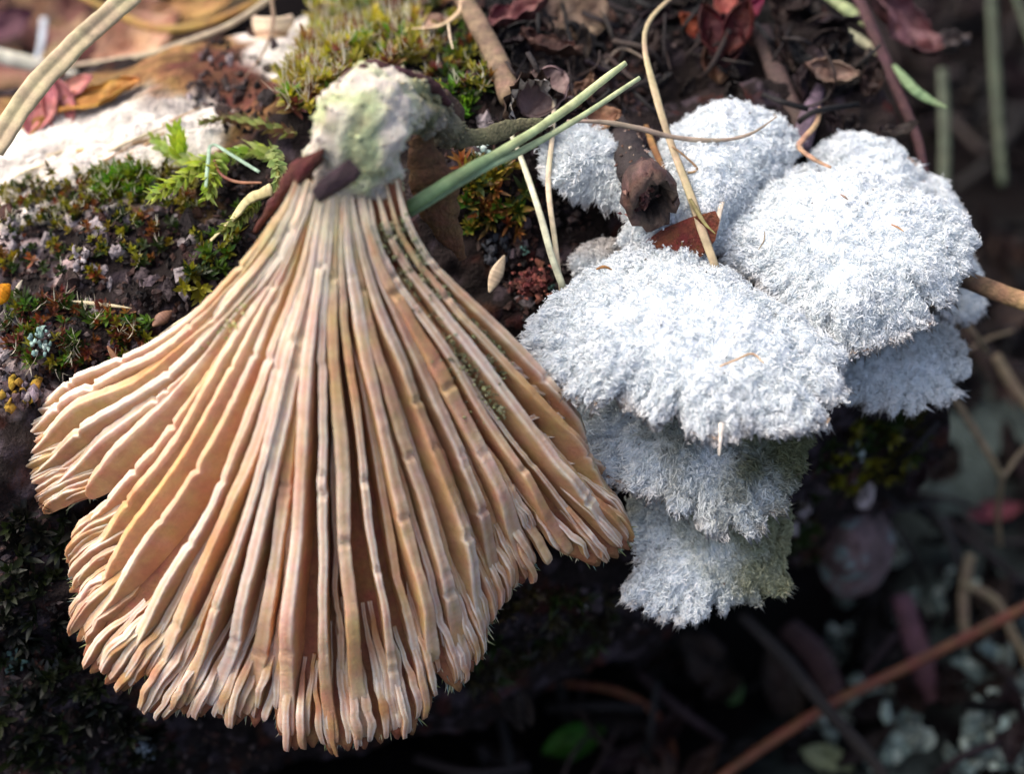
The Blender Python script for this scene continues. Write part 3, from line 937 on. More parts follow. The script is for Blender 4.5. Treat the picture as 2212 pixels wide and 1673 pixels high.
bracket("shaded pale bracket hanging below the rounded crown on the right",
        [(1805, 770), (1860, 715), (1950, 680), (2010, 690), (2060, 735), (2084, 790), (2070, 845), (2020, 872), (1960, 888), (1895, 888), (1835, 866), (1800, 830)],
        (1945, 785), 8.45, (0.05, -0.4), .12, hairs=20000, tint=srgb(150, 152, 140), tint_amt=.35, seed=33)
bracket("greenish algae-tinted bracket directly under the front shelf",
        [(1235, 860), (1300, 830), (1450, 850), (1620, 860), (1735, 900), (1742, 960), (1715, 1030), (1690, 1085), (1660, 1130), (1600, 1160), (1545, 1150), (1450, 1095), (1360, 1048), (1295, 1005), (1240, 935)],
        (1500, 960), 7.95, (0.05, -0.55), .16, hairs=34000, tint=srgb(112, 116, 76), tint_amt=.95, tint_dir=(.6, -.8), seed=37, hair_l=.038)
bracket("lowest white bracket of the stack, overhanging the dark hollow",
        [(1372, 1070), (1450, 1030), (1600, 1040), (1690, 1090), (1708, 1140), (1690, 1210), (1688, 1275), (1640, 1298), (1560, 1322), (1490, 1336), (1410, 1322), (1352, 1280), (1372, 1200), (1360, 1130)],
        (1530, 1175), 8.18, (0.03, -0.3), .14, hairs=34000, tint=srgb(150, 152, 110), tint_amt=.9, tint_dir=(.7, -.7), seed=41, rimtan=.25)
bracket("tiny pale bracket tucked behind the front shelf beside crossing straws",
        [(1235, 560), (1265, 530), (1310, 522), (1350, 545), (1350, 590), (1300, 600), (1250, 595)],
        (1295, 560), 8.2, (0, -0.3), .06, hairs=4000, ragged=.3, tint=srgb(170, 150, 130), tint_amt=.5, seed=45)
#@@PART3@@
# ------------------------------------------------------------------ bark, splinters and crumbs on the log
def inside(poly, n):
    poly = np.asarray(poly, float)
    lo, hi = poly.min(0), poly.max(0)
    out = []
    x1, y1 = poly.T
    x2, y2 = np.roll(poly, -1, 0).T
    while len(out) < n:
        q = rng.uniform(lo, hi)
        c = ((y1 > q[1]) != (y2 > q[1])) & (q[0] < (x2 - x1) * (q[1] - y1) / (y2 - y1 + 1e-9) + x1)
        if c.sum() % 2: out.append(q)
    return np.array(out)


def tangent(n):
    a = unit(np.cross(n, RT if abs(n @ RT) < .9 else UP))
    return a, np.cross(n, a)


def flake_geo(p, n, size, col, seed, lift=.25, dome=.3):
    """an irregular plate with a raised rim, lying on a surface"""
    r = np.random.default_rng(seed)
    k = r.integers(7, 12)
    a = np.sort(r.uniform(0, 2 * np.pi, k) * .35 + np.linspace(0, 2 * np.pi, k, endpoint=False) * 1.0)
    n = unit(n + r.normal(size=3) * lift)
    t, b = tangent(n)
    st = r.uniform(.5, 1.0)
    rad = size * r.uniform(.6, 1.1, k)
    ring = p + np.outer(rad * np.cos(a), t) + np.outer(rad * np.sin(a) * st, b)
    ring += np.outer(r.normal(size=k) * size * .12, n)
    up = ring + n * size * .22 - (ring - p) * .12
    mid = p + (ring - p) * .5 + n * size * (.22 + dome * .3) + np.outer(r.normal(size=k) * size * .08, n)
    top = p + n * size * (.25 + dome * .35)
    V = np.vstack([ring - n * size * .15, up, mid, top])
    i = np.arange(k); j = (i + 1) % k
    q = np.vstack([np.stack([i, j, j + k, i + k], 1), np.stack([i + k, j + k, j + 2 * k, i + 2 * k], 1)])
    f3 = np.stack([i + 2 * k, j + 2 * k, np.full(k, 3 * k)], 1)
    c = np.asarray(col) * (1 + .2 * r.normal(size=(len(V), 1)))
    return Geo().add(V, [q, f3], np.clip(c, .004, .85))


BARKS = [srgb(48, 34, 30), srgb(62, 52, 54), srgb(88, 76, 80), srgb(34, 26, 26), srgb(70, 44, 34), srgb(150, 140, 140)]
for poly, n, s0, s1 in (
    ([(0, 420), (440, 380), (470, 560), (330, 760), (0, 860)], 120, .03, .10),
    ([(420, 60), (640, 30), (560, 260), (470, 300), (400, 230)], 26, .03, .09),
    ([(900, 0), (1350, 20), (1250, 300), (1130, 660), (1010, 480), (960, 120)], 60, .03, .09),
    ([(0, 1120), (240, 1130), (300, 1640), (0, 1660)], 14, .04, .10),
    ([(1080, 1260), (1900, 1240), (1850, 940), (1760, 1000), (1340, 1340)], 30, .04, .12)):
    for (x, y) in inside(poly, n):
        h = hit(x, y)
        if h is None: continue
        col = pick(BARKS, 1)[0]
        put(flake_geo(h[0], h[1], rng.uniform(s0, s1), col, int(x * 7 + y)), "bark_flake", M_BARK, log, smooth_=False)
# knob of scabby lichened bark on the lower right of the log
h = hit(1840, 1150) or (P(1850, 1180, 9.2), -FW, 9.2)
kd = h[2] - .25
g = Geo()
N, M = 40, 16
o = crom([(1800, 1085), (1860, 1070), (1905, 1100), (1932, 1160), (1925, 1220), (1890, 1275), (1830, 1295), (1780, 1260), (1765, 1190), (1775, 1130)], N, closed=True)
cc_ = np.array([1848, 1180.])
rho = np.linspace(0, 1, M)
q = cc_ + (o - cc_)[:, None] * rho[None, :, None]
v = P(q[..., 0], q[..., 1], kd + .45 * rho[None] ** 2.5 + 0 * q[..., 0])
v = v + (-FW) * (.05 * fbm(v.reshape(-1, 3) * 6, 4).reshape(N, M))[..., None]
v[:, 0] = v[:, 0].mean(0)
kc = fbm(v.reshape(-1, 3) * 7 + 4, 3)
kcol = srgb(100, 82, 82) * (1 + .5 * np.clip(kc, -1, 1))[:, None]
kk = smooth(.1, .4, fbm(v.reshape(-1, 3) * 4 + 9, 3))[:, None]
kcol = kcol * (1 - kk) + srgb(112, 130, 128) * kk
ix = np.arange(N * M).reshape(N, M); nx = np.roll(ix, -1, 0)
g.add(v.reshape(-1, 3), np.stack([ix[:, :-1], nx[:, :-1], nx[:, 1:], ix[:, 1:]], -1).reshape(-1, 4), np.clip(kcol, .01, .7))
put(g, "bark_knob", M_BARK, log, label="rounded scabby bark knob with grey-violet and turquoise crust")
# splinters lifting from the bare white wood
for (x, y) in inside([(0, 360), (400, 255), (430, 285), (300, 350), (0, 430)], 24):
    h = hit(x, y)
    if h is None: continue
    L = rng.uniform(.15, .5)
    d = unit(LA + rng.normal(size=3) * .12 + h[1] * rng.uniform(0, .06))
    pth = h[0] + np.outer(np.linspace(0, L, 8), d) + np.outer(np.sin(np.linspace(0, 3, 8)) * .015, h[1])
    w = np.linspace(1, .2, 8) * rng.uniform(.006, .016)
    put(tube(Geo(), pth, w, w * .4, 6, col=pick([srgb(228, 222, 212), srgb(206, 190, 160), srgb(190, 160, 120)], 1)[0]), "splinter", M_STRAW, log)
# pale block of rotten wood near the top moss
h = hit(590, 70)
if h is not None:
    g = Geo()
    for k in range(6):
        a = pts3([(548 + k * 3, 45 + k * 9, h[2] - .08), (585, 44 + k * 9 + rng.normal() * 2, h[2] - .12), (632 - k * 5, 42 + k * 9, h[2] - .06)], 8)
        tube(g, a, .035, .03, 6, col=pick([srgb(190, 164, 130), srgb(160, 130, 100), srgb(206, 186, 156)], 1)[0], rough=.3)
    put(g, "wood_block", M_STRAW, None, "pale fibrous block of rotten wood beside the upper moss", "wood chip")

g = Geo(); cs = []; cz = []; ccol = []
SOILP = [srgb(34, 25, 23), srgb(52, 31, 26), srgb(22, 18, 18), srgb(66, 46, 40), srgb(30, 24, 24), srgb(84, 72, 70)]
for poly, n in (([(0, 400), (440, 360), (600, 250), (570, 130), (440, 60), (420, 230), (640, 420), (480, 620), (250, 820), (0, 900)], 1500), ([(880, 0), (1500, 0), (1400, 250), (1200, 640), (1120, 700), (960, 400), (980, 150)], 1300), ([(0, 1100), (300, 1500), (700, 1670), (0, 1670)], 500), ([(1060, 1270), (1360, 1260), (1900, 1300), (1950, 900), (1800, 900), (1700, 1300), (1000, 1450)], 500)):
    for (x, y) in inside(poly, n):
        h = hit(x, y)
        if h is None: continue
        cs.append(h[0] + h[1] * .01); cz.append(rng.uniform(.008, .032))
crumbs(g, np.array(cs), np.array(cz), pick(SOILP, len(cs)))
put(g, "soil_crumbs", M_BARK, None, "dark crumbs of soil and rotten wood strewn over the log", "soil crumbs", kind="stuff", smooth_=False)

# ------------------------------------------------------------------ mosses
YG, OL, GR, BR, DK = srgb(172, 166, 40), srgb(128, 124, 30), srgb(96, 138, 30), srgb(128, 76, 34), srgb(46, 62, 20)
LIME, REDB, WT = srgb(176, 196, 70), srgb(104, 56, 40), srgb(220, 214, 190)


def rosette(g, p, n, L, W, pal, tip, nl, h=.05, spread=1.0):
    up = unit(n * .8 + np.array([0, 0, 1.0]) * .55 + rng.normal(size=3) * .3)
    t, b = tangent(up)
    hh = h * rng.uniform(.4, 1.3)
    base = pick(pal, 1)[0]
    for k in range(nl):
        a = k * 2.4 + rng.normal() * .25
        e = (k / nl)
        el = .15 + 1.15 * e
        d = (np.cos(a) * t + np.sin(a) * b) * np.cos(el) * spread + up * np.sin(el)
        col = np.clip(base * (.75 + .5 * e) * rng.uniform(.8, 1.2), .004, .8)
        blade(g, p + up * hh * (e * .9), d + rng.normal(size=3) * .1, None, up, L * (1.1 - .45 * e) * rng.uniform(.75, 1.2), W * (1.05 - .3 * e), col, tip if rng.random() < .5 else None, curl=rng.uniform(-.2, .7), fold=.35, segs=3)


def moss(label, poly, n, L, W, pal, tip=None, nl=12, h=.06, lift=.0, hairtip=0.0, spread=1.0):
    g = Geo()
    c = 0
    for (x, y) in inside(poly, n):
        q = hit(x, y)
        if q is None: continue
        s = rng.uniform(.65, 1.25)
        p = q[0] + q[1] * lift * rng.random()
        rosette(g, p, q[1], L * s, W * s, pal, tip, nl, h * s, spread)
        if rng.random() < hairtip:
            for _ in range(3):
                blade(g, p + q[1] * h, q[1] + rng.normal(size=3) * .8, None, UP, L * 1.3, .003, WT, segs=2, curl=.5)
        c += 1
    if c:
        return put(g, "moss_cushion", M_MOSS, None, label, "moss", "moss cushions on the log", kind="stuff")


moss("golden-green moss cushion on the log crest above the mushroom's stem", [(690, 10), (870, -10), (905, 70), (890, 150), (800, 160), (750, 175), (700, 235), (640, 258), (622, 190), (670, 120)], 280, .11, .0175, [YG, YG, OL, BR, YG, GR, REDB], srgb(196, 176, 100), 15, .10, .10, .7)
moss("mixed brown and green moss between the crest cushion and the thick twig", [(880, 0), (1030, 0), (1060, 120), (1050, 210), (960, 200), (900, 140)], 100, .07, .012, [BR, OL, srgb(66, 96, 24), REDB, OL, DK], None, 11, .06, .03, .3)
moss("low olive moss band along the lower edge of the bare white wood", [(0, 395), (170, 372), (330, 355), (430, 380), (440, 470), (300, 450), (170, 470), (0, 460)], 230, .042, .009, [OL, OL, BR, srgb(70, 84, 20), OL, srgb(88, 70, 22)], None, 12, .05, .03, .3)
moss("bright green moss tuft in the middle of the olive band", [(210, 375), (290, 360), (330, 400), (300, 440), (230, 430)], 70, .07, .009, [srgb(90, 130, 20), srgb(116, 130, 24)], None, 12, .07, .04, .2)
moss("sparse golden moss tufts on the dark bark below the olive band", [(0, 470), (160, 480), (280, 460), (420, 500), (330, 560), (260, 600), (160, 600), (0, 590)], 90, .05, .011, [srgb(130, 118, 24), OL, DK, BR, DK], None, 13, .05, .03, .2)
moss("star-tipped green moss in the dark cleft left of the gills", [(420, 500), (520, 450), (520, 560), (450, 640), (380, 640)], 30, .075, .014, [srgb(70, 100, 22), OL, DK], None, 10, .05, .02)
moss("rusty and green moss ledge left of the gills", [(20, 660), (150, 640), (330, 690), (330, 760), (200, 800), (90, 790), (0, 760)], 130, .065, .011, [REDB, srgb(66, 96, 24), BR, OL, REDB, DK, srgb(100, 130, 40)], None, 12, .06, .03, .2)
moss("green moss rosettes hanging beside the straws right of the stem", [(1000, 360), (1120, 350), (1130, 420), (1110, 500), (1010, 500), (990, 430)], 44, .11, .015, [srgb(62, 90, 20), OL, BR, DK], srgb(150, 110, 50), 12, .05, .04)
moss("deep green moss tuft under the curled dead leaf", [(960, 170), (1020, 180), (1020, 260), (980, 270)], 14, .10, .02, [GR, DK], None, 12, .06, .03)
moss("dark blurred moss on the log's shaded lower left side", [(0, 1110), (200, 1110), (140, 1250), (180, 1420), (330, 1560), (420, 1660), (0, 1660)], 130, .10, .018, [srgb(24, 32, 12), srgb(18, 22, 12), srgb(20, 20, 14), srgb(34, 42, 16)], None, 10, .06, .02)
moss("dark hanging moss below the right lobe of the gilled mushroom", [(1060, 1290), (1280, 1270), (1340, 1330), (1280, 1420), (1050, 1480), (960, 1480)], 70, .12, .014, [DK, srgb(52, 46, 26), srgb(60, 54, 30)], None, 9, .04, .02, spread=.7)
moss("dark olive moss under the right-hand brackets", [(1780, 930), (1960, 890), (2010, 900), (1950, 1060), (1760, 1080)], 60, .09, .016, [DK, OL, srgb(70, 66, 26)], None, 10, .05, .02)
moss("short dark moss fringe around the lichened bark knob", [(1700, 1100), (1780, 1060), (1770, 1300), (1700, 1300)], 30, .08, .015, [DK, srgb(60, 50, 26)], None, 9, .05, .02)
# bristly brown tuft between the white brackets
g = Geo()
for k in range(120):
    b = P(1490 + rng.normal() * 14, 548 + rng.normal() * 10, 7.95)
    blade(g, b, UP + rng.normal(size=3) * .6 - FW * .3, None, -FW, rng.uniform(.05, .12), .006, pick([srgb(150, 120, 60), srgb(110, 90, 40), srgb(190, 170, 120)], 1)[0], segs=3, curl=.6)
put(g, "bristly_moss_tuft", M_MOSS, None, "bristly ochre moss tuft wedged between the white brackets", "moss")


def sprig(label, pp, L, W, pal, n, group=None, side_l=1.0):
    """leafy moss shoot: a stem covered with overlapping pointed leaves"""
    root_p = P(*pp[0])
    o = empty("leafy_moss_sprig", root_p, label, "moss", group)
    path = pts3(pp, 60)
    T, N_, B_ = frames(path)
    put(tube(Geo(), path, .012, sides=6, col=srgb(130, 130, 60)), "stem", M_MOSS, o)
    g = Geo()
    for k in range(n):
        i = int(k / n * 59)
        a = k * 2.4
        s = 1 - .35 * (k / n) ** 3
        d = T[i] * .75 + (np.cos(a) * N_[i] + np.sin(a) * B_[i]) * .75
        nrm = np.cos(a) * N_[i] + np.sin(a) * B_[i]
        c = pick(pal, 1)[0]
        blade(g, path[i], d, None, nrm, L * s * rng.uniform(.8, 1.2), W * s, c, np.clip(c * 1.25, 0, .8), curl=rng.uniform(-.5, .3), fold=.3, segs=3)
    put(g, "leaves", M_MOSS, o, kind="stuff")


def dl(x, y, off=.12):
    return hd(x, y, 8.6) - off
PALEG = [srgb(172, 190, 80), srgb(150, 176, 60), srgb(190, 204, 120), srgb(160, 180, 90)]
GS = "pale leafy moss shoots left of the stem"
sprig("pale leafy moss shoot creeping left along the white wood's edge", [(600, 335, dl(600, 335, .1)), (540, 325, dl(540, 325, .16)), (470, 345, dl(470, 345, .2)), (400, 345, dl(400, 345, .18)), (330, 300, dl(330, 300, .10))], .10, .026, PALEG, 90, GS)
sprig("bright moss shoot tip bending down over the olive moss", [(440, 350, dl(440, 350, .2)), (395, 385, dl(395, 385, .26)), (355, 410, dl(355, 410, .28)), (322, 425, dl(322, 425, .28))], .105, .026, [srgb(180, 200, 70), srgb(196, 210, 110)], 46, GS)
sprig("star-ended moss shoot hanging below the creeping shoot", [(480, 345, dl(480, 345, .2)), (460, 385, dl(460, 385, .26)), (448, 430, dl(448, 430, .28))], .11, .026, PALEG, 34, GS)
sprig("upright bright moss shoot against the white wood", [(395, 345, dl(395, 345, .18)), (385, 310, dl(385, 310, .22)), (378, 275, dl(378, 275, .22))], .10, .026, [srgb(176, 200, 60)], 30, GS)
sprig("whitish moss shoot pressed against the left side of the stem", [(590, 320, dl(590, 320, .25)), (600, 370, dl(600, 370, .32)), (598, 420, dl(598, 420, .35))], .08, .022, [srgb(186, 196, 130), srgb(160, 176, 110)], 40, GS)
sprig("mossy green shoot running down beside the dark margin of the mushroom", [(560, 430, dl(560, 430, .15)), (520, 470, dl(520, 470, .2)), (480, 500, dl(480, 500, .22))], .09, .024, [srgb(150, 160, 90), srgb(120, 140, 60)], 40, GS)
sprig("brown-topped moss shoot behind the creeping pale shoot", [(640, 290, dl(640, 290, .1)), (570, 270, dl(570, 270, .16)), (500, 255, dl(500, 255, .16)), (430, 265, dl(430, 265, .12))], .07, .02, [srgb(110, 96, 56), srgb(140, 150, 80), srgb(100, 70, 50)], 80, GS)

# ------------------------------------------------------------------ lichens
def lichen(label, x, y, size, n, pal, lift=.06, d=None):
    h = hit(x, y)
    if d is not None or h is None: h = (P(x, y, d or 9.5), -FW, d or 9.5)
    g = Geo()
    t, b = tangent(h[1])
    for k in range(n):
        a = rng.uniform(0, 2 * np.pi); r = size * math.sqrt(rng.random()) * .8
        p = h[0] + t * r * np.cos(a) + b * r * np.sin(a) * .8 + h[1] * rng.random() * lift
        fg = flake_geo(p, h[1] + rng.normal(size=3) * .5, size * rng.uniform(.16, .34), pick(pal, 1)[0], int(rng.integers(1e6)), .5, .6)
        g.add(np.vstack(fg.v), [np.vstack(fg.f4), np.vstack(fg.f3)], np.vstack(fg.c))
    put(g, "lichen_patch", M_LICH, None, label, "lichen", "grey-green lichen patches")
TQ = [srgb(140, 166, 156), srgb(112, 142, 136), srgb(170, 188, 178)]
lichen("turquoise lichen rosette on the mossy ledge left of the gills", 92, 742, .10, 26, TQ)
lichen("ice-green lichen scale beside the green moss under the dead leaf", 1042, 325, .09, 14, [srgb(170, 200, 190), srgb(196, 214, 206)])
lichen("small teal lichen lobes between the seed husk and the front bracket", 1190, 628, .05, 12, [srgb(90, 128, 118)])
lichen("dull teal lichen lobes above the rusty crumbs", 1132, 545, .05, 12, [srgb(90, 128, 118), srgb(70, 100, 92)])
lichen("dim turquoise lichen on the log's shaded lower left side", 40, 1425, .11, 18, [srgb(84, 110, 104), srgb(60, 84, 80)])
lichen("blue-grey lichen strip below the gilled mushroom's lower margin", 315, 1610, .10, 18, [srgb(110, 120, 128), srgb(90, 100, 104)])
lichen("whitish lichen fleck on dark moss right of the bracket stack", 1850, 975, .09, 16, [srgb(150, 166, 160), srgb(180, 190, 184)])
lichen("grey violet lichen crust on the log's left flank", 40, 850, .17, 34, [srgb(130, 116, 124), srgb(160, 150, 150), srgb(80, 62, 64), srgb(150, 120, 40)])
lichen("ash-grey lichen scales in the golden moss tufts", 180, 560, .10, 18, [srgb(190, 180, 176), srgb(150, 140, 140)])
lichen("ash-white lichen scales at the left end of the golden moss", 25, 500, .10, 18, [srgb(196, 186, 180), srgb(150, 140, 140)])
lichen("slate lichen crust in the dark hollow beside the crossing straws", 1075, 545, .13, 22, [srgb(66, 70, 76), srgb(50, 52, 58)])
# rusty crumb clump
g = Geo(); n = 160
cen = []
for k in range(n):
    x, y = 1145 + rng.normal() * 22, 610 + rng.normal() * 18
    cen.append(P(x, y, hd(x, y, 8.4) - .05 - rng.random() * .08))
crumbs(g, np.array(cen), rng.uniform(.008, .03, n), pick([srgb(120, 66, 56), srgb(150, 90, 76), srgb(80, 44, 38)], n))
put(g, "rusty_crumb_clump", M_BARK, None, "rust-red crumbly clump between the seed husk and front bracket", "clump", smooth_=False)
#@@PART4@@
# ------------------------------------------------------------------ straws, stalks and twigs
STR, GRY, BEI = srgb(206, 188, 150), srgb(150, 136, 112), srgb(190, 164, 124)
stalk("dry_straw", "thick ridged dry straw slanting over the log's left end", "straw", [(285, -15, 8.2), (150, 108, 8.05), (62, 205, 7.95), (-15, 325, 7.9)], [42, 40, 42, 40], srgb(186, 168, 132), groove=.40, sides=24, rough=.12, flat=.55, twist=.2)
stalk("dry_straw", "pale flat straw lying behind the thick ridged straw", "straw", [(-20, 118, 10.2), (90, 145, 10.3), (215, 182, 10.4)], [34, 32, 14], srgb(216, 212, 190), flat=.3, twist=.3)
stalk("ochre_grass", "curved ochre grass blade behind the bare wood", "grass blade", [(150, -20, 10.4), (270, 38, 10.3), (340, 62, 10.2), (430, 55, 10.1), (530, 15, 10.0), (580, -20, 10)], [10, 16, 20, 18, 14, 10], srgb(150, 112, 48), flat=.3)
stalk("dry_straw", "grey straw arching over the rotten red wood", "straw", [(150, 142, 9.9), (300, 122, 9.7), (400, 92, 9.6), (500, 52, 9.5), (600, -15, 9.5)], [8, 14, 14, 13, 12], srgb(170, 154, 128), flat=.5)
stalk("dry_straw", "thin curved stem bending down onto the rotten wood", "stem", [(584, -15, 9.3), (590, 50, 9.15), (568, 115, 9.0), (528, 168, hd(528, 168) - .03)], [9, 9, 7, 4], srgb(120, 98, 74))
stalk("thick_twig", "thick grey-brown stalk standing behind the crest moss", "twig", [(985, -30, 8.95), (1030, 50, 8.7), (1068, 120, 8.5), (1105, 215, 8.25)], [40, 44, 46, 50], srgb(112, 92, 72), M_TWIG, flat=.9, sides=16, groove=.06, rough=.10, twist=.2)
gs = "green stalks crossing beside the stem"
stalk("green_stalk", "thicker pale green stalk poking out beside the mushroom's stem", "stalk", [(880, 452, 7.1), (1000, 375, 7.15), (1110, 312, 7.35), (1225, 236, 7.55), (1295, 180, 7.65), (1352, 136, 7.72)], [28, 26, 20, 20, 20, 12], srgb(96, 130, 84), flat=.7, col2=srgb(196, 202, 150), group=gs, rough=.12)
stalk("green_stalk", "thinner green stalk lying just below the thicker green one", "stalk", [(885, 462, 7.14), (1040, 368, 7.22), (1130, 325, 7.4), (1250, 256, 7.57), (1382, 168, 7.75)], [18, 18, 15, 13, 10], srgb(120, 150, 110), flat=.7, col2=srgb(190, 198, 150), group=gs, rough=.14)
gs = "pale straws crossing between stem and brackets"
stalk("pale_straw", "pale straw leaning left of two that meet at the front bracket", "straw", [(1100, 280, 8.25), (1128, 350, 8.15), (1165, 460, 8.0), (1190, 550, 7.95), (1216, 622, 7.95)], [10, 13, 14, 16, 16], srgb(206, 206, 176), group=gs)
stalk("pale_straw", "upright pale straw meeting the leaning one at the front bracket", "straw", [(1198, 205, 8.2), (1192, 300, 8.1), (1184, 400, 8.05), (1198, 520, 8.0), (1212, 628, 7.98)], [8, 11, 13, 12, 10], srgb(206, 190, 160), group=gs)
stalk("pale_straw", "short pale straw at the foot of the thick stalk", "straw", [(1070, 170, 8.75), (1076, 230, 8.65), (1086, 300, 8.6)], [8, 12, 13], srgb(196, 190, 182), group=gs)
stalk("long_straw", "long beige straw falling across the white brackets", "straw", [(1470, -25, 8.6), (1405, 40, 8.45), (1392, 100, 8.35), (1415, 200, 8.2), (1445, 300, 8.1), (1490, 420, 7.95), (1520, 510, 7.85), (1545, 578, 7.8)], [8, 10, 12, 19, 16, 18, 20, 18], srgb(182, 164, 128), flat=.35)
stalk("straw_leaf", "short dry leaf splitting off the long beige straw", "leaf", [(1490, 430, 7.9), (1520, 480, 7.84), (1545, 505, 7.82)], [8, 10, 2], srgb(140, 130, 80), flat=.3)
stalk("curly_stem", "thin grey stem curling across the tall white bracket", "stem", [(1225, 262, 7.95), (1300, 264, 8.0), (1380, 278, 8.05), (1450, 296, 8.1), (1545, 304, 8.15), (1620, 290, 8.15), (1678, 252, 8.1)], [7, 10, 13, 10, 10, 8, 3], srgb(150, 134, 116), flat=.6, rough=.2)
stalk("loop_tendril", "tiny looped tendril hanging from the long beige straw", "tendril", [(1452, 316, 8.06), (1482, 340, 8.05), (1506, 366, 8.05), (1480, 372, 8.06), (1462, 352, 8.06)], [4, 5, 5, 6, 4], srgb(140, 112, 80))
stalk("pale_straw", "whitish straw splinter leaning on the rust-brown chip", "straw", [(1592, 312, 8.3), (1575, 385, 8.15), (1556, 450, 7.98), (1545, 498, 7.9)], [4, 9, 11, 13], srgb(206, 194, 172))
stalk("beige_twig", "bent beige twig between the tall and the soft white bracket", "twig", [(1772, 232, 8.6), (1762, 268, 8.5), (1735, 300, 8.4), (1726, 318, 8.35), (1760, 345, 8.25), (1795, 362, 8.2)], [10, 12, 13, 13, 12, 8], srgb(160, 128, 100), M_TWIG)
stalk("teal_stalk", "thin grey-green stalk hooked over the pale moss shoots", "stalk", [(445, 405, dl(445, 405, .3)), (450, 350, dl(450, 350, .33)), (458, 312, dl(458, 312, .3)), (500, 335, dl(500, 335, .3)), (560, 372, dl(560, 372, .34))], [8, 9, 8, 9, 8], srgb(140, 166, 140))
stalk("brown_fibre", "brown curved fibre looping under the hooked grey-green stalk", "fibre", [(462, 345, dl(462, 345, .26)), (475, 375, dl(475, 375, .28)), (510, 393, dl(510, 393, .3)), (565, 395, dl(565, 395, .34))], [6, 7, 7, 5], srgb(130, 80, 60))
stalk("dried_frond", "cream dried frond hanging beside the mushroom's left margin", "frond", [(585, 410, dl(585, 410, .4)), (540, 430, dl(540, 430, .3)), (505, 470, dl(505, 470, .25)), (455, 520, dl(455, 520, .2))], [30, 26, 12, 8], srgb(190, 180, 130), flat=.4, rough=.3)
stalk("bent_straw", "curved straw lying on the moss left of the thick stalk", "straw", [(1000, -10, 8.8), (992, 25, 8.75), (950, 55, 8.72), (890, 62, 8.75)], [16, 12, 8, 5], srgb(180, 156, 120))
stalk("pale_straw", "thin pale straw dangling from the curved straw above the moss", "straw", [(968, 50, 8.68), (972, 80, 8.6), (978, 105, 8.55)], [4, 6, 3], srgb(200, 180, 150))
# dark red stem with narrow leaves
o = empty("red_stem_plant", P(2040, 445, 8.85), "dark red stem with narrow pale green leaves behind the brackets", "plant")
stalk("stem", None or "x", None, [(1845, -25, 9.5), (1890, 80, 9.35), (1935, 190, 9.2), (1980, 300, 9.0), (2002, 390, 8.9), (2048, 448, 8.85)], [26, 26, 25, 22, 20, 12], srgb(70, 44, 46), M_TWIG, parent=o)
for pp, w, c in (([(1690, -25, 9.6), (1790, 52, 9.5), (1870, 95, 9.4), (1926, 145, 9.3)], [16, 26, 22, 4], srgb(176, 176, 146)), ([(1760, -25, 9.65), (1850, 35, 9.5), (1900, 80, 9.4)], [10, 26, 6], srgb(140, 152, 110)), ([(1930, 140, 9.2), (1968, 188, 9.1), (2005, 215, 9.05), (2045, 232, 9.0)], [10, 24, 20, 4], srgb(120, 144, 104))):
    stalk("leaf", "x", None, pp, w, c, M_LEAF, flat=.18, parent=o, twist=.5)
for ch in o.children:
    if "label" in ch: del ch["label"]
# broken hollow twig lying on the brackets
o = empty("hollow_twig", P(1400, 400, 7.85), "broken dark twig with a hollow pithy end resting on white brackets", "twig")
pth = pts3([(1318, 250, 8.6), (1345, 310, 8.3), (1375, 370, 8.0), (1398, 412, 7.85)], 40)
g = tube(Geo(), pth, np.linspace(34, 40, 40) * px(8.1), sides=20, col=srgb(44, 36, 35), rough=.22, groove=.03)
sv_ = np.vstack(g.v); sel = rng.integers(0, len(sv_), 90)
shaft = put(g, "shaft", M_TWIG, o)
g = Geo(); crumbs(g, sv_[sel], rng.uniform(.006, .018, 90), pick([srgb(150, 130, 116), srgb(110, 80, 66), srgb(60, 46, 42)], 90))
put(g, "shaft_scales", M_TWIG, shaft, kind="stuff", smooth_=False)
d_ = unit(pth[-1] - pth[-4])
t_, b_ = tangent(d_)
g = Geo()
na_ = 28
an = np.linspace(0, 2 * np.pi, na_, endpoint=False)
rings = []
for (zz, rr) in ((-.10, .14), (-.04, .165), (.03, .175), (.09, .175), (.13, .165), (.135, .13), (.08, .10), (.0, .085)):
    jit = 1 + .09 * rng.normal(size=na_)
    rings.append(pth[-1] + d_ * zz + np.outer(np.cos(an) * rr * jit, t_) + np.outer(np.sin(an) * rr * jit * .82, b_) + np.outer(rng.normal(size=na_) * .012, d_))
V = np.vstack(rings)
ix = np.arange(8 * na_).reshape(8, na_)
f = np.stack([ix[:-1], np.roll(ix[:-1], -1, 1), np.roll(ix[1:], -1, 1), ix[1:]], -1).reshape(-1, 4)
cc = np.repeat(np.array([srgb(70, 46, 40), srgb(110, 84, 76), srgb(120, 92, 84), srgb(100, 66, 56), srgb(120, 96, 84), srgb(104, 84, 72), srgb(60, 48, 40), srgb(30, 24, 22)]), na_, 0) * rng.uniform(.25, .75, (8 * na_, 1))
g.add(V, f, cc)
put(g, "collar", M_TWIG, o, label="swollen red-brown broken collar")
g = Geo()
cen = pth[-1] + d_ * .1 - t_ * 0
crumbs(g, cen + np.outer(rng.uniform(-.16, -.02, 40), b_) * 0 + np.outer(rng.normal(size=40) * .05 , t_) + np.outer(rng.normal(size=40) * .05, b_) + RT * -.07, rng.uniform(.015, .04, 40), pick([srgb(90, 54, 48), srgb(64, 40, 36), srgb(120, 88, 78)], 40))
put(g, "pith", M_TWIG, o, kind="stuff", smooth_=False)
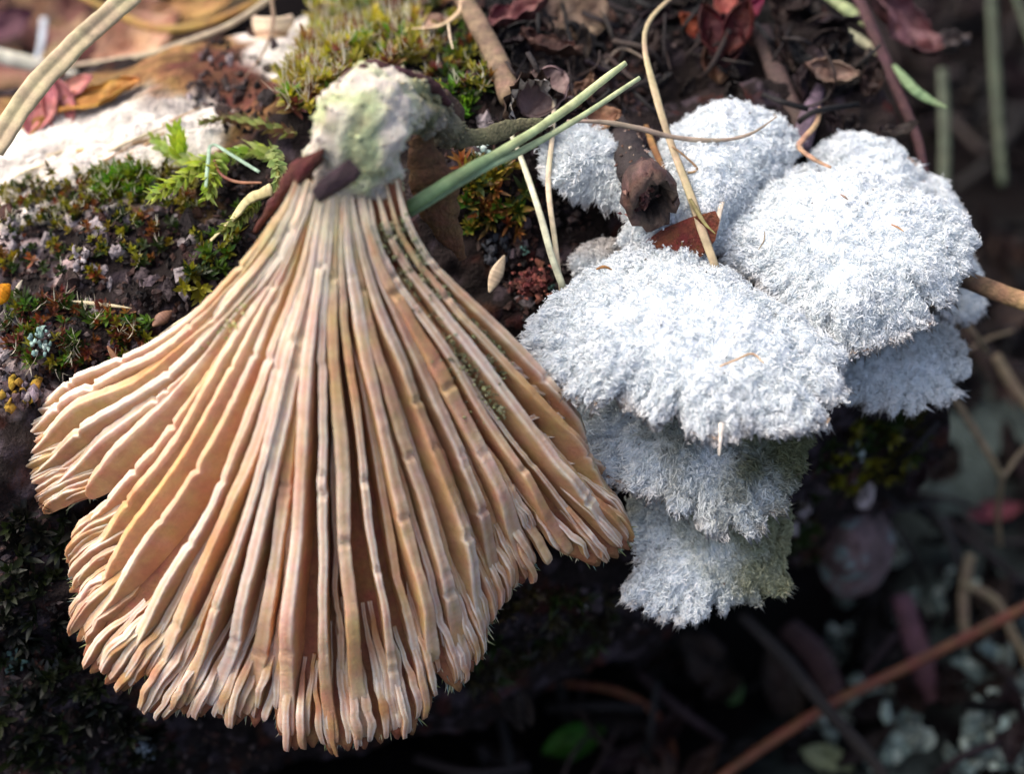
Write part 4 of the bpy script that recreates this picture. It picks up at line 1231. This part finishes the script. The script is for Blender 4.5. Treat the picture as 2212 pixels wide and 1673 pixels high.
stalk("twig_strip", "orange-brown bark strip along the right side of the hollow twig", "bark strip", [(1395, 270, 8.4), (1412, 320, 8.25), (1440, 380, 8.1), (1452, 400, 8.05)], [10, 16, 14, 6], srgb(130, 92, 56), M_TWIG, flat=.3)
stalk("broken_stick", "tan broken stick with black stripes tucked behind the rounded crown bracket", "stick", [(2062, 600, 8.35), (2110, 615, 8.3), (2170, 638, 8.25), (2260, 668, 8.2)], [36, 40, 40, 40], srgb(44, 34, 30), M_TWIG, sides=14, flat=.85, groove=.10, col2=srgb(176, 140, 98), rough=.08)
# ------------------------------------------------------------------ small litter on the log and brackets
def spindle(name, label, cat, a, b, w, col, edge=None, flat=.4, mat=None):
    pp = [a, tuple((np.array(a) * .6 + np.array(b) * .4)), b]
    stalk(name, label, cat, pp, [w * .18, w * .6, w * .9, w, w * .85, w * .55, w * .12], col, mat or M_STRAW, flat=flat, groove=.15, sides=10, rough=.04)
spindle("seed_husk", "pale pointed seed husk on the dark hollow beside the gills", "seed husk", (1057, 632, 8.02), (1090, 552, 8.05), 30, srgb(196, 176, 146))
spindle("seed", "small brown seed on the rusty moss ledge", "seed", (330, 705, hd(330, 705) - .05), (372, 672, hd(372, 672) - .06), 28, srgb(130, 96, 76), flat=.8)
spindle("needle_fragment", "brown needle fragment standing at the gills' left edge", "needle", (232, 748, hd(232, 748) - .1), (278, 825, hd(278, 825) - .12), 18, srgb(130, 88, 60))
spindle("orange_petal", "orange petal beside the rusty mossy ledge", "petal", (-25, 660, 7.9), (22, 615, 7.95), 46, srgb(214, 140, 20), flat=.5, mat=M_LEAF)
spindle("straw_bit", "cream straw bit lying on the rusty moss ledge", "straw", (150, 650, hd(150, 650) - .05), (285, 666, hd(285, 666) - .05), 9, srgb(200, 186, 150))
spindle("straw_bit", "cream straw bit pointing at the gills' left edge", "straw", (342, 726, hd(342, 726) - .06), (445, 662, hd(445, 662) - .06), 11, srgb(206, 192, 158))
spindle("straw_bit", "white straw bit stuck in the crest moss", "straw", (728, 152, hd(728, 152) - .12), (790, 82, hd(790, 82) - .14), 13, srgb(214, 204, 186))
spindle("straw_bit", "short pale straw end beside the orange petal", "straw", (30, 640, 7.98), (48, 605, 7.98), 10, srgb(196, 186, 160))
spindle("straw_bit", "thin pale straw at the log's left edge under the mossy ledge", "straw", (-5, 850, 8.0), (12, 945, 8.0), 9, srgb(196, 186, 140))
spindle("wood_sliver", "dark sliver between the gills and the greenish bracket", "sliver", (1196, 810, 7.75), (1232, 960, 7.8), 14, srgb(70, 44, 40), mat=M_TWIG)
def bchip(label, pts, col, d, th=.05, name="bark_chip"):
    """a thick angular chip cut from a measured outline; d: depth at (x, y)"""
    pts = np.asarray(pts, float)
    n = len(pts)
    fr = np.stack([P(x, y, d(x, y)) for x, y in pts])
    bk = fr + FW * th
    cen = fr.mean(0) - FW * .015
    V = np.vstack([fr, bk, cen, bk.mean(0)])
    i = np.arange(n); j = (i + 1) % n
    g = Geo().add(V, [np.stack([i, j, j + n, i + n], 1), np.stack([j, i, np.full(n, 2 * n)], 1), np.stack([i + n, j + n, np.full(n, 2 * n + 1)], 1)], np.asarray(col) * rng.uniform(.7, 1.3, (len(V), 1)))
    put(g, name, M_BARK, None, label, "bark chip", smooth_=False)
bchip("dark purple bark chip lying across the base of the stem", [(672, 412), (690, 388), (735, 355), (755, 340), (778, 366), (765, 385), (730, 408), (700, 425), (684, 434)], srgb(50, 34, 40), lambda x, y: 6.56, .10)
bchip("red-brown bark chip pressed on the stem's left side", [(625, 378), (650, 340), (700, 318), (690, 345), (660, 378), (640, 395)], srgb(80, 40, 32), lambda x, y: 6.72, .10)
bchip("rust-brown angular chip wedged between the white brackets", [(1390, 525), (1430, 495), (1490, 470), (1545, 455), (1555, 475), (1545, 520), (1510, 560), (1450, 548), (1405, 538)], srgb(104, 50, 34), lambda x, y: 7.95 - .0006 * (x - 1390), .06)
GB = "fine debris on the brackets"
def on_bracket(label, pp, w, col):
    stalk("debris_fibre", label, "fibre", pp, w, col, n=16, group=GB)
on_bracket("curved tan fibre lying on the front bracket's face", [(1555, 792, 7.28), (1590, 778, 7.28), (1625, 765, 7.30), (1650, 785, 7.27)], [4, 5, 5, 3], srgb(200, 170, 130))
on_bracket("brown husk fibre near the front bracket's crown", [(1288, 582, 7.62), (1305, 577, 7.60), (1322, 583, 7.60)], [4, 8, 3], srgb(150, 110, 60))
on_bracket("dark bent fibre on the rounded crown bracket's left side", [(1652, 500, 7.78), (1650, 520, 7.76), (1638, 540, 7.74)], [2, 4, 2], srgb(130, 120, 100))
on_bracket("short tan fibre on the rounded crown bracket's right side", [(1925, 485, 7.78), (1940, 492, 7.77), (1952, 500, 7.76)], [3, 5, 2], srgb(180, 140, 100))
on_bracket("small brown fibre near the top of the rounded crown bracket", [(1815, 420, 7.92), (1825, 426, 7.9), (1832, 432, 7.9)], [3, 6, 2], srgb(140, 120, 104))
on_bracket("hanging hair-like fibre under the front bracket's rim", [(1558, 915, 7.22), (1556, 950, 7.2), (1553, 985, 7.2)], [14, 8, 4], srgb(220, 210, 196))

# ------------------------------------------------------------------ dead leaves and other plants
def sheet(name, label, cat, c, L, W, ang, tilt=0.0, roll=0.0, col=(.1, .06, .04), col2=None, curl=.3, cup=.2, crumple=.12, seed=1, parent=None, group=None, point=.8, mat=None):
    """a dry leaf with body: ovate outline, curled, cupped and crumpled, two skins closed at the edge"""
    r = np.random.default_rng(seed)
    nu, nv = 22, 11
    p0 = P(*c) if len(c) == 3 else np.asarray(c[0])
    s = px(c[2]) if len(c) == 3 else px(12.)
    L, W = L * s, W * s
    ex = math.cos(ang) * RT + math.sin(ang) * UP
    ez = unit(-FW + UP * tilt)
    ez = unit(ez - (ez @ ex) * ex)
    ey = np.cross(ez, ex)
    ez, ey = unit(ez * math.cos(roll) + ey * math.sin(roll)), unit(ey * math.cos(roll) - ez * math.sin(roll))
    u = np.linspace(-.5, .5, nu); v = np.linspace(-1, 1, nv)
    U, V = np.meshgrid(u, v, indexing="ij")
    w = W * .5 * np.clip(np.cos(U * math.pi) ** point, .03, 1) * (1 + .10 * noise3(np.stack([U * 9, V * 0 + seed, U * 0], -1)))
    th = V * cup * 2.2
    rad_ = w / max(cup * 2.2, .05)
    Y = rad_ * np.sin(th); Z = rad_ * (1 - np.cos(th))
    X = L * np.sin(U * curl * 3) / max(curl * 3, .05)
    Z = Z + L * (1 - np.cos(U * curl * 3)) / max(curl * 3, .05)
    q = np.stack([U * 3 + seed, V * 1.5, U * 0 + seed * .37], -1)
    Z = Z + crumple * W * fbm(q * 1.3, 3) - .03 * W * np.exp(-(V / .12) ** 2)
    pts_ = p0 + X[..., None] * ex + Y[..., None] * ey + Z[..., None] * ez
    du = np.gradient(pts_, axis=0); dv = np.gradient(pts_, axis=1)
    n_ = unit(np.cross(du, dv))
    a = (pts_ + n_ * .006).reshape(-1, 3); b = (pts_ - n_ * .006).reshape(-1, 3)
    ii = np.arange(nu * nv).reshape(nu, nv)
    f = np.stack([ii[:-1, :-1], ii[1:, :-1], ii[1:, 1:], ii[:-1, 1:]], -1).reshape(-1, 4)
    ring = np.concatenate([ii[0, :], ii[1:, -1], ii[-1, -2::-1], ii[-2:0:-1, 0]])
    r2 = np.roll(ring, -1)
    k = np.clip(.5 + fbm(q * 1.7 + 5, 3), 0, 1)[..., None]
    C = np.asarray(col) * (1 - k) + np.asarray(col if col2 is None else col2) * k
    vein = (.25 * np.exp(-(V / .10) ** 2))[..., None]
    C = C * (1 + vein)
    C = C.reshape(-1, 3)
    g = Geo().add(np.vstack([a, b]), [f, f[:, ::-1] + nu * nv, np.stack([r2, ring, ring + nu * nv, r2 + nu * nv], 1)], np.vstack([C, C * .9]))
    return put(g, name, mat or M_LEAF, parent, label, cat, group)


MAR, BRN, TAU = srgb(84, 36, 40), srgb(104, 78, 60), srgb(126, 108, 92)
sheet("dead_leaf", "crumpled maroon dead leaf above the pair of green stalks", "leaf", (1115, 45, 8.85), 180, 90, .35, .3, .5, MAR, srgb(130, 90, 84), .5, .7, .30, 4)
sheet("dead_leaf", "papery taupe dead leaf overlapping the crumpled maroon one", "leaf", (1235, 20, 9.05), 170, 150, -.5, .3, -.3, TAU, srgb(96, 76, 62), .3, .35, .12, 6, point=.5)
sheet("dead_leaf", "dark chocolate curled leaf under the papery taupe leaf", "leaf", (1185, 110, 8.65), 150, 80, -.3, .6, .3, srgb(58, 40, 34), srgb(86, 60, 50), .5, .7, .25, 9)
sheet("dead_leaf", "violet-brown rounded dead leaf behind the curled bark ring", "leaf", (1175, 205, 8.25), 130, 110, .8, .1, .1, srgb(112, 90, 90), srgb(140, 120, 116), .25, .45, .10, 12, point=.45)
sheet("dead_leaf", "small pale brown leaf scrap left of the thick stalk", "leaf", (930, 55, 9.0), 90, 50, .2, .4, .2, srgb(140, 110, 90), srgb(180, 150, 130), .4, .5, .25, 14)
sheet("dead_leaf", "brown scrap of leaf beside the upright pale straw", "leaf", (1260, 210, 8.45), 110, 60, 1.0, .3, .4, srgb(96, 70, 54), None, .4, .5, .25, 16)
sheet("dead_leaf", "tan leaf behind the meeting point of the green stalks' tips", "leaf", (1300, 260, 8.3), 90, 70, .3, .2, .2, srgb(130, 96, 72), None, .3, .4, .2, 18)
# curled ring of bark, pale inside
g = Geo()
an = np.linspace(.3, 2 * np.pi - .5, 30)
for s_, c_, dz in ((1.0, srgb(76, 58, 50), 0), (.82, srgb(196, 190, 182), .002)):
    v = []
    for z in (-.10, 0, .10):
        rr = .16 * s_ * (1 + .12 * rng.normal(size=30))
        v.append(P(1150, 232, 8.15) + np.outer(np.cos(an) * rr * .9, RT) + np.outer(np.sin(an) * rr * 1.1, UP) + z * FW + rng.normal(size=(30, 3)) * .008)
    ix = np.arange(90).reshape(3, 30)
    g.add(np.vstack(v), np.stack([ix[:-1, :-1], ix[:-1, 1:], ix[1:, 1:], ix[1:, :-1]], -1).reshape(-1, 4), c_)
put(g, "curled_bark_ring", M_BARK, None, "curled ring of thin bark, whitish inside, beside the green stalks", "bark curl")
# red rosette shoot
o = empty("red_rosette_shoot", P(1545, 160, 9.0), "red and orange rosette of fleshy leaves above the tall white bracket", "plant")
for k, (x, y, L, W, a, c) in enumerate(((1530, 70, 130, 80, 1.9, srgb(62, 16, 14)), (1590, 60, 130, 80, 1.2, srgb(66, 19, 13)), (1560, 90, 120, 100, 1.57, srgb(54, 14, 14)), (1550, 130, 110, 90, 1.57, srgb(88, 60, 46)), (1618, 30, 90, 44, .8, srgb(110, 20, 42)), (1500, 60, 90, 50, 2.4, srgb(130, 60, 40)), (1570, 10, 110, 60, 1.5, srgb(150, 80, 70)))):
    sheet("petal_leaf", None, None, (x, y, 8.9 + .03 * k), L, W, a, .3, .1 * (k - 3), c, c * .7, .3, .5, .1, 30 + k, parent=o)
sheet("dead_leaf", "crumpled wine-red leaf behind the dark red stem", "leaf", (1945, 55, 9.6), 200, 110, -.8, .2, .3, srgb(76, 40, 44), srgb(110, 80, 84), .3, .5, .3, 41)
sheet("dead_leaf", "brown curled leaf with pale inside, left of the dark red stem", "leaf", (1790, 165, 8.85), 130, 80, -.2, .2, .2, srgb(100, 76, 64), srgb(140, 120, 104), .5, .7, .2, 43)
sheet("dead_leaf", "grey crumpled leaf right of the wine-red leaf", "leaf", (2040, 100, 9.9), 110, 70, .1, .3, .3, srgb(96, 88, 86), srgb(70, 62, 60), .4, .6, .4, 45)
stalk("violet_stalk", "greyish violet stalk under the brown curled leaf", "stalk", [(1770, 190, 8.9), (1750, 240, 8.75), (1725, 320, 8.6)], [26, 44, 46], srgb(96, 80, 92), M_TWIG, flat=.8)
stalk("dark_stalk", "dark brown stalk leaning behind the tall white bracket", "stalk", [(1640, 60, 9.1), (1680, 170, 8.9), (1730, 280, 8.7)], [44, 46, 40], srgb(64, 48, 44), M_TWIG)
stalk("thin_stem", "thin grey bent stem above the long beige straw's top", "stem", [(1240, 110, 8.9), (1290, 150, 8.8), (1340, 105, 8.8), (1400, 130, 8.6)], [5, 6, 6, 5], srgb(96, 84, 72))
# things behind the left end of the log
o = empty("pink_flower", P(110, 300, 9.0), "blurred pink flower behind the thick ridged straw", "flower")
for k, (x, y, L, W, a) in enumerate(((85, 225, 150, 90, 1.3), (130, 230, 140, 80, 1.8), (165, 190, 90, 50, .5), (100, 270, 110, 80, 1.6))):
    sheet("petal", None, None, (x, y, 8.95 + .03 * k), L, W, a, .2, .2 * (k - 1), srgb(196, 134, 128), srgb(176, 104, 100), .3, .4, .08, 60 + k, parent=o)
sheet("ochre_leaf", "ochre leaf curled behind the bare white wood", "leaf", (215, 215, 8.98), 200, 80, .35, .5, .2, srgb(186, 140, 66), srgb(150, 104, 44), .2, .4, .15, 70)
sheet("ochre_leaf", "tan-pink leaf standing behind the grey arching straw", "leaf", (300, 90, 10.9), 220, 150, .5, .3, .1, srgb(196, 156, 128), srgb(170, 130, 96), .2, .3, .12, 72)
sheet("ochre_leaf", "yellowish leaf at the far edge over the ochre grass blade", "leaf", (420, 20, 11.2), 180, 90, .2, .3, .1, srgb(176, 140, 84), srgb(140, 104, 60), .2, .3, .12, 74)
sheet("ochre_leaf", "small ochre leaf scrap at the log's far left end", "leaf", (40, 300, 8.95), 150, 60, .6, .4, .1, srgb(176, 130, 66), None, .2, .4, .15, 76)
sheet("dead_leaf", "dark plum leaf behind the whitish upright straw", "leaf", (20, 60, 11.8), 140, 90, .4, .2, .1, srgb(80, 44, 56), None, .3, .4, .15, 78)
stalk("dry_straw", "whitish upright straw behind the pale flat straw", "straw", [(95, 40, 11.4), (88, 100, 11.2), (70, 150, 11.0)], [16, 16, 12], srgb(176, 184, 190))
stalk("dry_straw", "short whitish straws' end under the grey arching straw", "straw", [(360, 160, 10.2), (330, 195, 10.1), (310, 215, 10.0)], [10, 12, 8], srgb(200, 190, 170))
# ------------------------------------------------------------------ right and lower background
stalk("orange_needle", "long orange-brown pine needle lying below the brackets", "needle", [(2260, 1290, 10.9), (2100, 1370, 10.8), (1960, 1440, 10.7), (1820, 1508, 10.6), (1700, 1580, 10.5), (1540, 1690, 10.4)], [24, 24, 24, 24, 24, 22], srgb(104, 60, 38), flat=.6)
stalk("purple_stalk", "smooth purple stem rising among the lichen lumps on the ground", "stem", [(1945, 1290, 11.6), (1985, 1420, 11.4), (2030, 1560, 11.2), (2075, 1720, 11.0)], [46, 56, 62, 66], srgb(84, 54, 62), M_TWIG, rough=.05)
stalk("brown_stalk", "dim brown stem crossing over the orange needle", "stem", [(1600, 1330, 10.4), (1690, 1420, 10.3), (1780, 1530, 10.2), (1880, 1640, 10.2), (1930, 1720, 10.2)], [26, 30, 28, 30, 28], srgb(34, 28, 24), M_TWIG)
stalk("brown_stalk", "dim brown stem above the purple one on the right", "stem", [(1700, 1360, 11.8), (1760, 1420, 11.6), (1800, 1500, 11.4)], [50, 60, 60], srgb(66, 46, 46), M_TWIG)
stalk("rust_stalk", "arched rusty stem in the dark hollow under the log", "stem", [(1220, 1478, 11.4), (1320, 1492, 11.2), (1400, 1530, 11.1), (1445, 1590, 11.0), (1460, 1690, 10.9)], [14, 18, 20, 20, 20], srgb(92, 52, 32), M_TWIG)
gs = "tan dry stems on the right ground"
for pp, w in (([(2050, 845, 10.6), (2110, 940, 10.6), (2165, 1035, 10.6)], [14, 16, 14]), ([(2260, 930, 10.8), (2200, 985, 10.7), (2165, 1035, 10.6)], [12, 12, 10]), ([(2165, 1035, 10.6), (2155, 1110, 10.8), (2160, 1180, 11.0)], [12, 12, 10]), ([(2078, 690, 10.2), (2105, 725, 10.2), (2132, 765, 10.3)], [16, 14, 10]), ([(2070, 772, 10.4), (2130, 735, 10.5), (2190, 715, 10.6)], [8, 9, 7]), ([(2150, 770, 10.9), (2190, 840, 10.9), (2240, 900, 10.9)], [24, 26, 22]), ([(2075, 1260, 11.4), (2150, 1300, 11.3), (2190, 1380, 11.2), (2240, 1470, 11.0)], [20, 22, 22, 22]), ([(2095, 1200, 11.4), (2080, 1290, 11.4), (2085, 1400, 11.3)], [26, 24, 20]), ([(2250, 1380, 11.3), (2120, 1500, 11.2), (2060, 1560, 11.1)], [10, 12, 10])):
    stalk("dry_stalk", "tan dry stem on the ground to the right of the brackets", "stem", pp, w, srgb(116, 102, 78) * rng.uniform(.7, 1.1), group=gs)
gs = "far upright grass stems behind the brackets"
for pp, w in (([(2140, -30, 13), (2148, 150, 13), (2165, 400, 13)], [22, 22, 18]), ([(2035, 150, 12.5), (2040, 300, 12.4), (2035, 480, 12.3)], [22, 24, 24]), ([(2190, -20, 12), (2230, 100, 12)], [16, 16])):
    stalk("upright_grass", "dim upright grass stem standing behind the brackets on the right", "stem", pp, w, srgb(76, 84, 66), group=gs)
for (x, y, L, W, a, c, lab) in ((1260, 1400, 120, 70, .8, srgb(30, 74, 28), "dark green leaf in the hollow below the hanging moss"), (1240, 1610, 150, 90, .4, srgb(44, 92, 20), "larger green leaf deep in the dark hollow"), (1585, 1500, 60, 50, .9, srgb(84, 116, 70), "small pale green leaf beside the dim brown stem"), (2150, 1110, 120, 60, .2, srgb(96, 40, 48), "wine-red leaf on the ground by the forked tan stem"), (1790, 1640, 60, 130, 1.3, srgb(120, 130, 100), "pale rimmed green leaf under the dim brown stem")):
    p_, d_ = on_ground(x, y)
    sheet("ground_leaf", lab, "leaf", (x, y, min(d_ - .15, 12.5)), L, W, a, .6, .2, c, c * .7, .2, .35, .12, int(x + y))
# lichened lumps on the ground, lower right
for k, (x, y, s_) in enumerate(((1850, 1270, .30), (1930, 1190, .22), (1830, 1390, .28), (1960, 1330, .25), (2060, 1290, .3), (1880, 1540, .4), (1940, 1620, .4), (2130, 1490, .42), (2170, 1590, .45), (2090, 1620, .3), (2200, 1430, .3), (1760, 1600, .25))):
    p_, d_ = on_ground(x, y)
    lichen("pale grey-green lichen lump on the ground beside the orange-brown needle", x, y, s_, 34, [srgb(120, 136, 128), srgb(96, 112, 106), srgb(150, 162, 150), srgb(84, 92, 84)], .10, d_ - .05)
# litter of dead leaves and twigs over the dark ground and the log top with its painted shade
gs1, gs2 = "dark leaf litter around the log", "dark twig litter around the log"
LIT = [("umber", srgb(48, 35, 32)), ("blackish", srgb(32, 26, 25)), ("chestnut", srgb(66, 44, 36)), ("plum-brown", srgb(54, 33, 38)), ("taupe", srgb(74, 60, 51)), ("charcoal", srgb(40, 36, 34))]
LIT_L = [("tan", srgb(150, 116, 86)), ("pinkish", srgb(150, 104, 92)), ("straw-coloured", srgb(176, 152, 112)), ("umber", srgb(70, 50, 42))]
k = 0
for where, pal, poly, n in (("behind the white brackets", LIT, [(1480, 0), (2212, 0), (2212, 700), (2000, 330), (1700, 230), (1480, 220)], 90), ("on the ground right of the bracket stack", LIT, [(2080, 560), (2212, 500), (2212, 1673), (1700, 1673), (1960, 1200), (1960, 920)], 60), ("in the dark hollow under the log", LIT, [(1050, 1480), (1700, 1330), (1760, 1673), (1000, 1673)], 30), ("behind the log's bare left end", LIT_L, [(0, 0), (560, 0), (300, 120), (0, 220)], 34), ("on the log top around the long beige straw", LIT, [(1080, 0), (1500, 0), (1480, 230), (1280, 250), (1120, 170)], 46)):
    for (x, y) in inside(poly, n):
        h = hit(x, y)
        p_, d_ = on_ground(x, y)
        if h is not None: d_ = h[2]
        d_ = d_ - (rng.uniform(.05, .5) if h is None else rng.uniform(.02, .15))
        sz = 1.0 if h is None else .6
        k += 1
        cn_, c = pal[rng.integers(0, len(pal))]
        c = c * (rng.uniform(.14, .34) if pal is LIT else .9)  # dark-palette litter has the undergrowth's shade multiplied into its colour
        if rng.random() < .6:
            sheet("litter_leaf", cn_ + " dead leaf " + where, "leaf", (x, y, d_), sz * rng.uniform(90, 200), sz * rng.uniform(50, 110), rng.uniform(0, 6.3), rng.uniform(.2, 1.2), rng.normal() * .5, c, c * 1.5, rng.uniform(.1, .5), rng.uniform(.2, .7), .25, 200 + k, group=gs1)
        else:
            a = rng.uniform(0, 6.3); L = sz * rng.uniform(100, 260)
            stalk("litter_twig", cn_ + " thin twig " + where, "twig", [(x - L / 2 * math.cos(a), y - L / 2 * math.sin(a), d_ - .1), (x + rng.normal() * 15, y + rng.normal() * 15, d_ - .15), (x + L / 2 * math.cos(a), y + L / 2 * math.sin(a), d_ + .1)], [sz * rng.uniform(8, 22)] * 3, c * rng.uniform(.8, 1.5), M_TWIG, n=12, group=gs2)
# drop the helper tags
for ob in bpy.data.objects:
    if "_at" in ob: del ob["_at"]
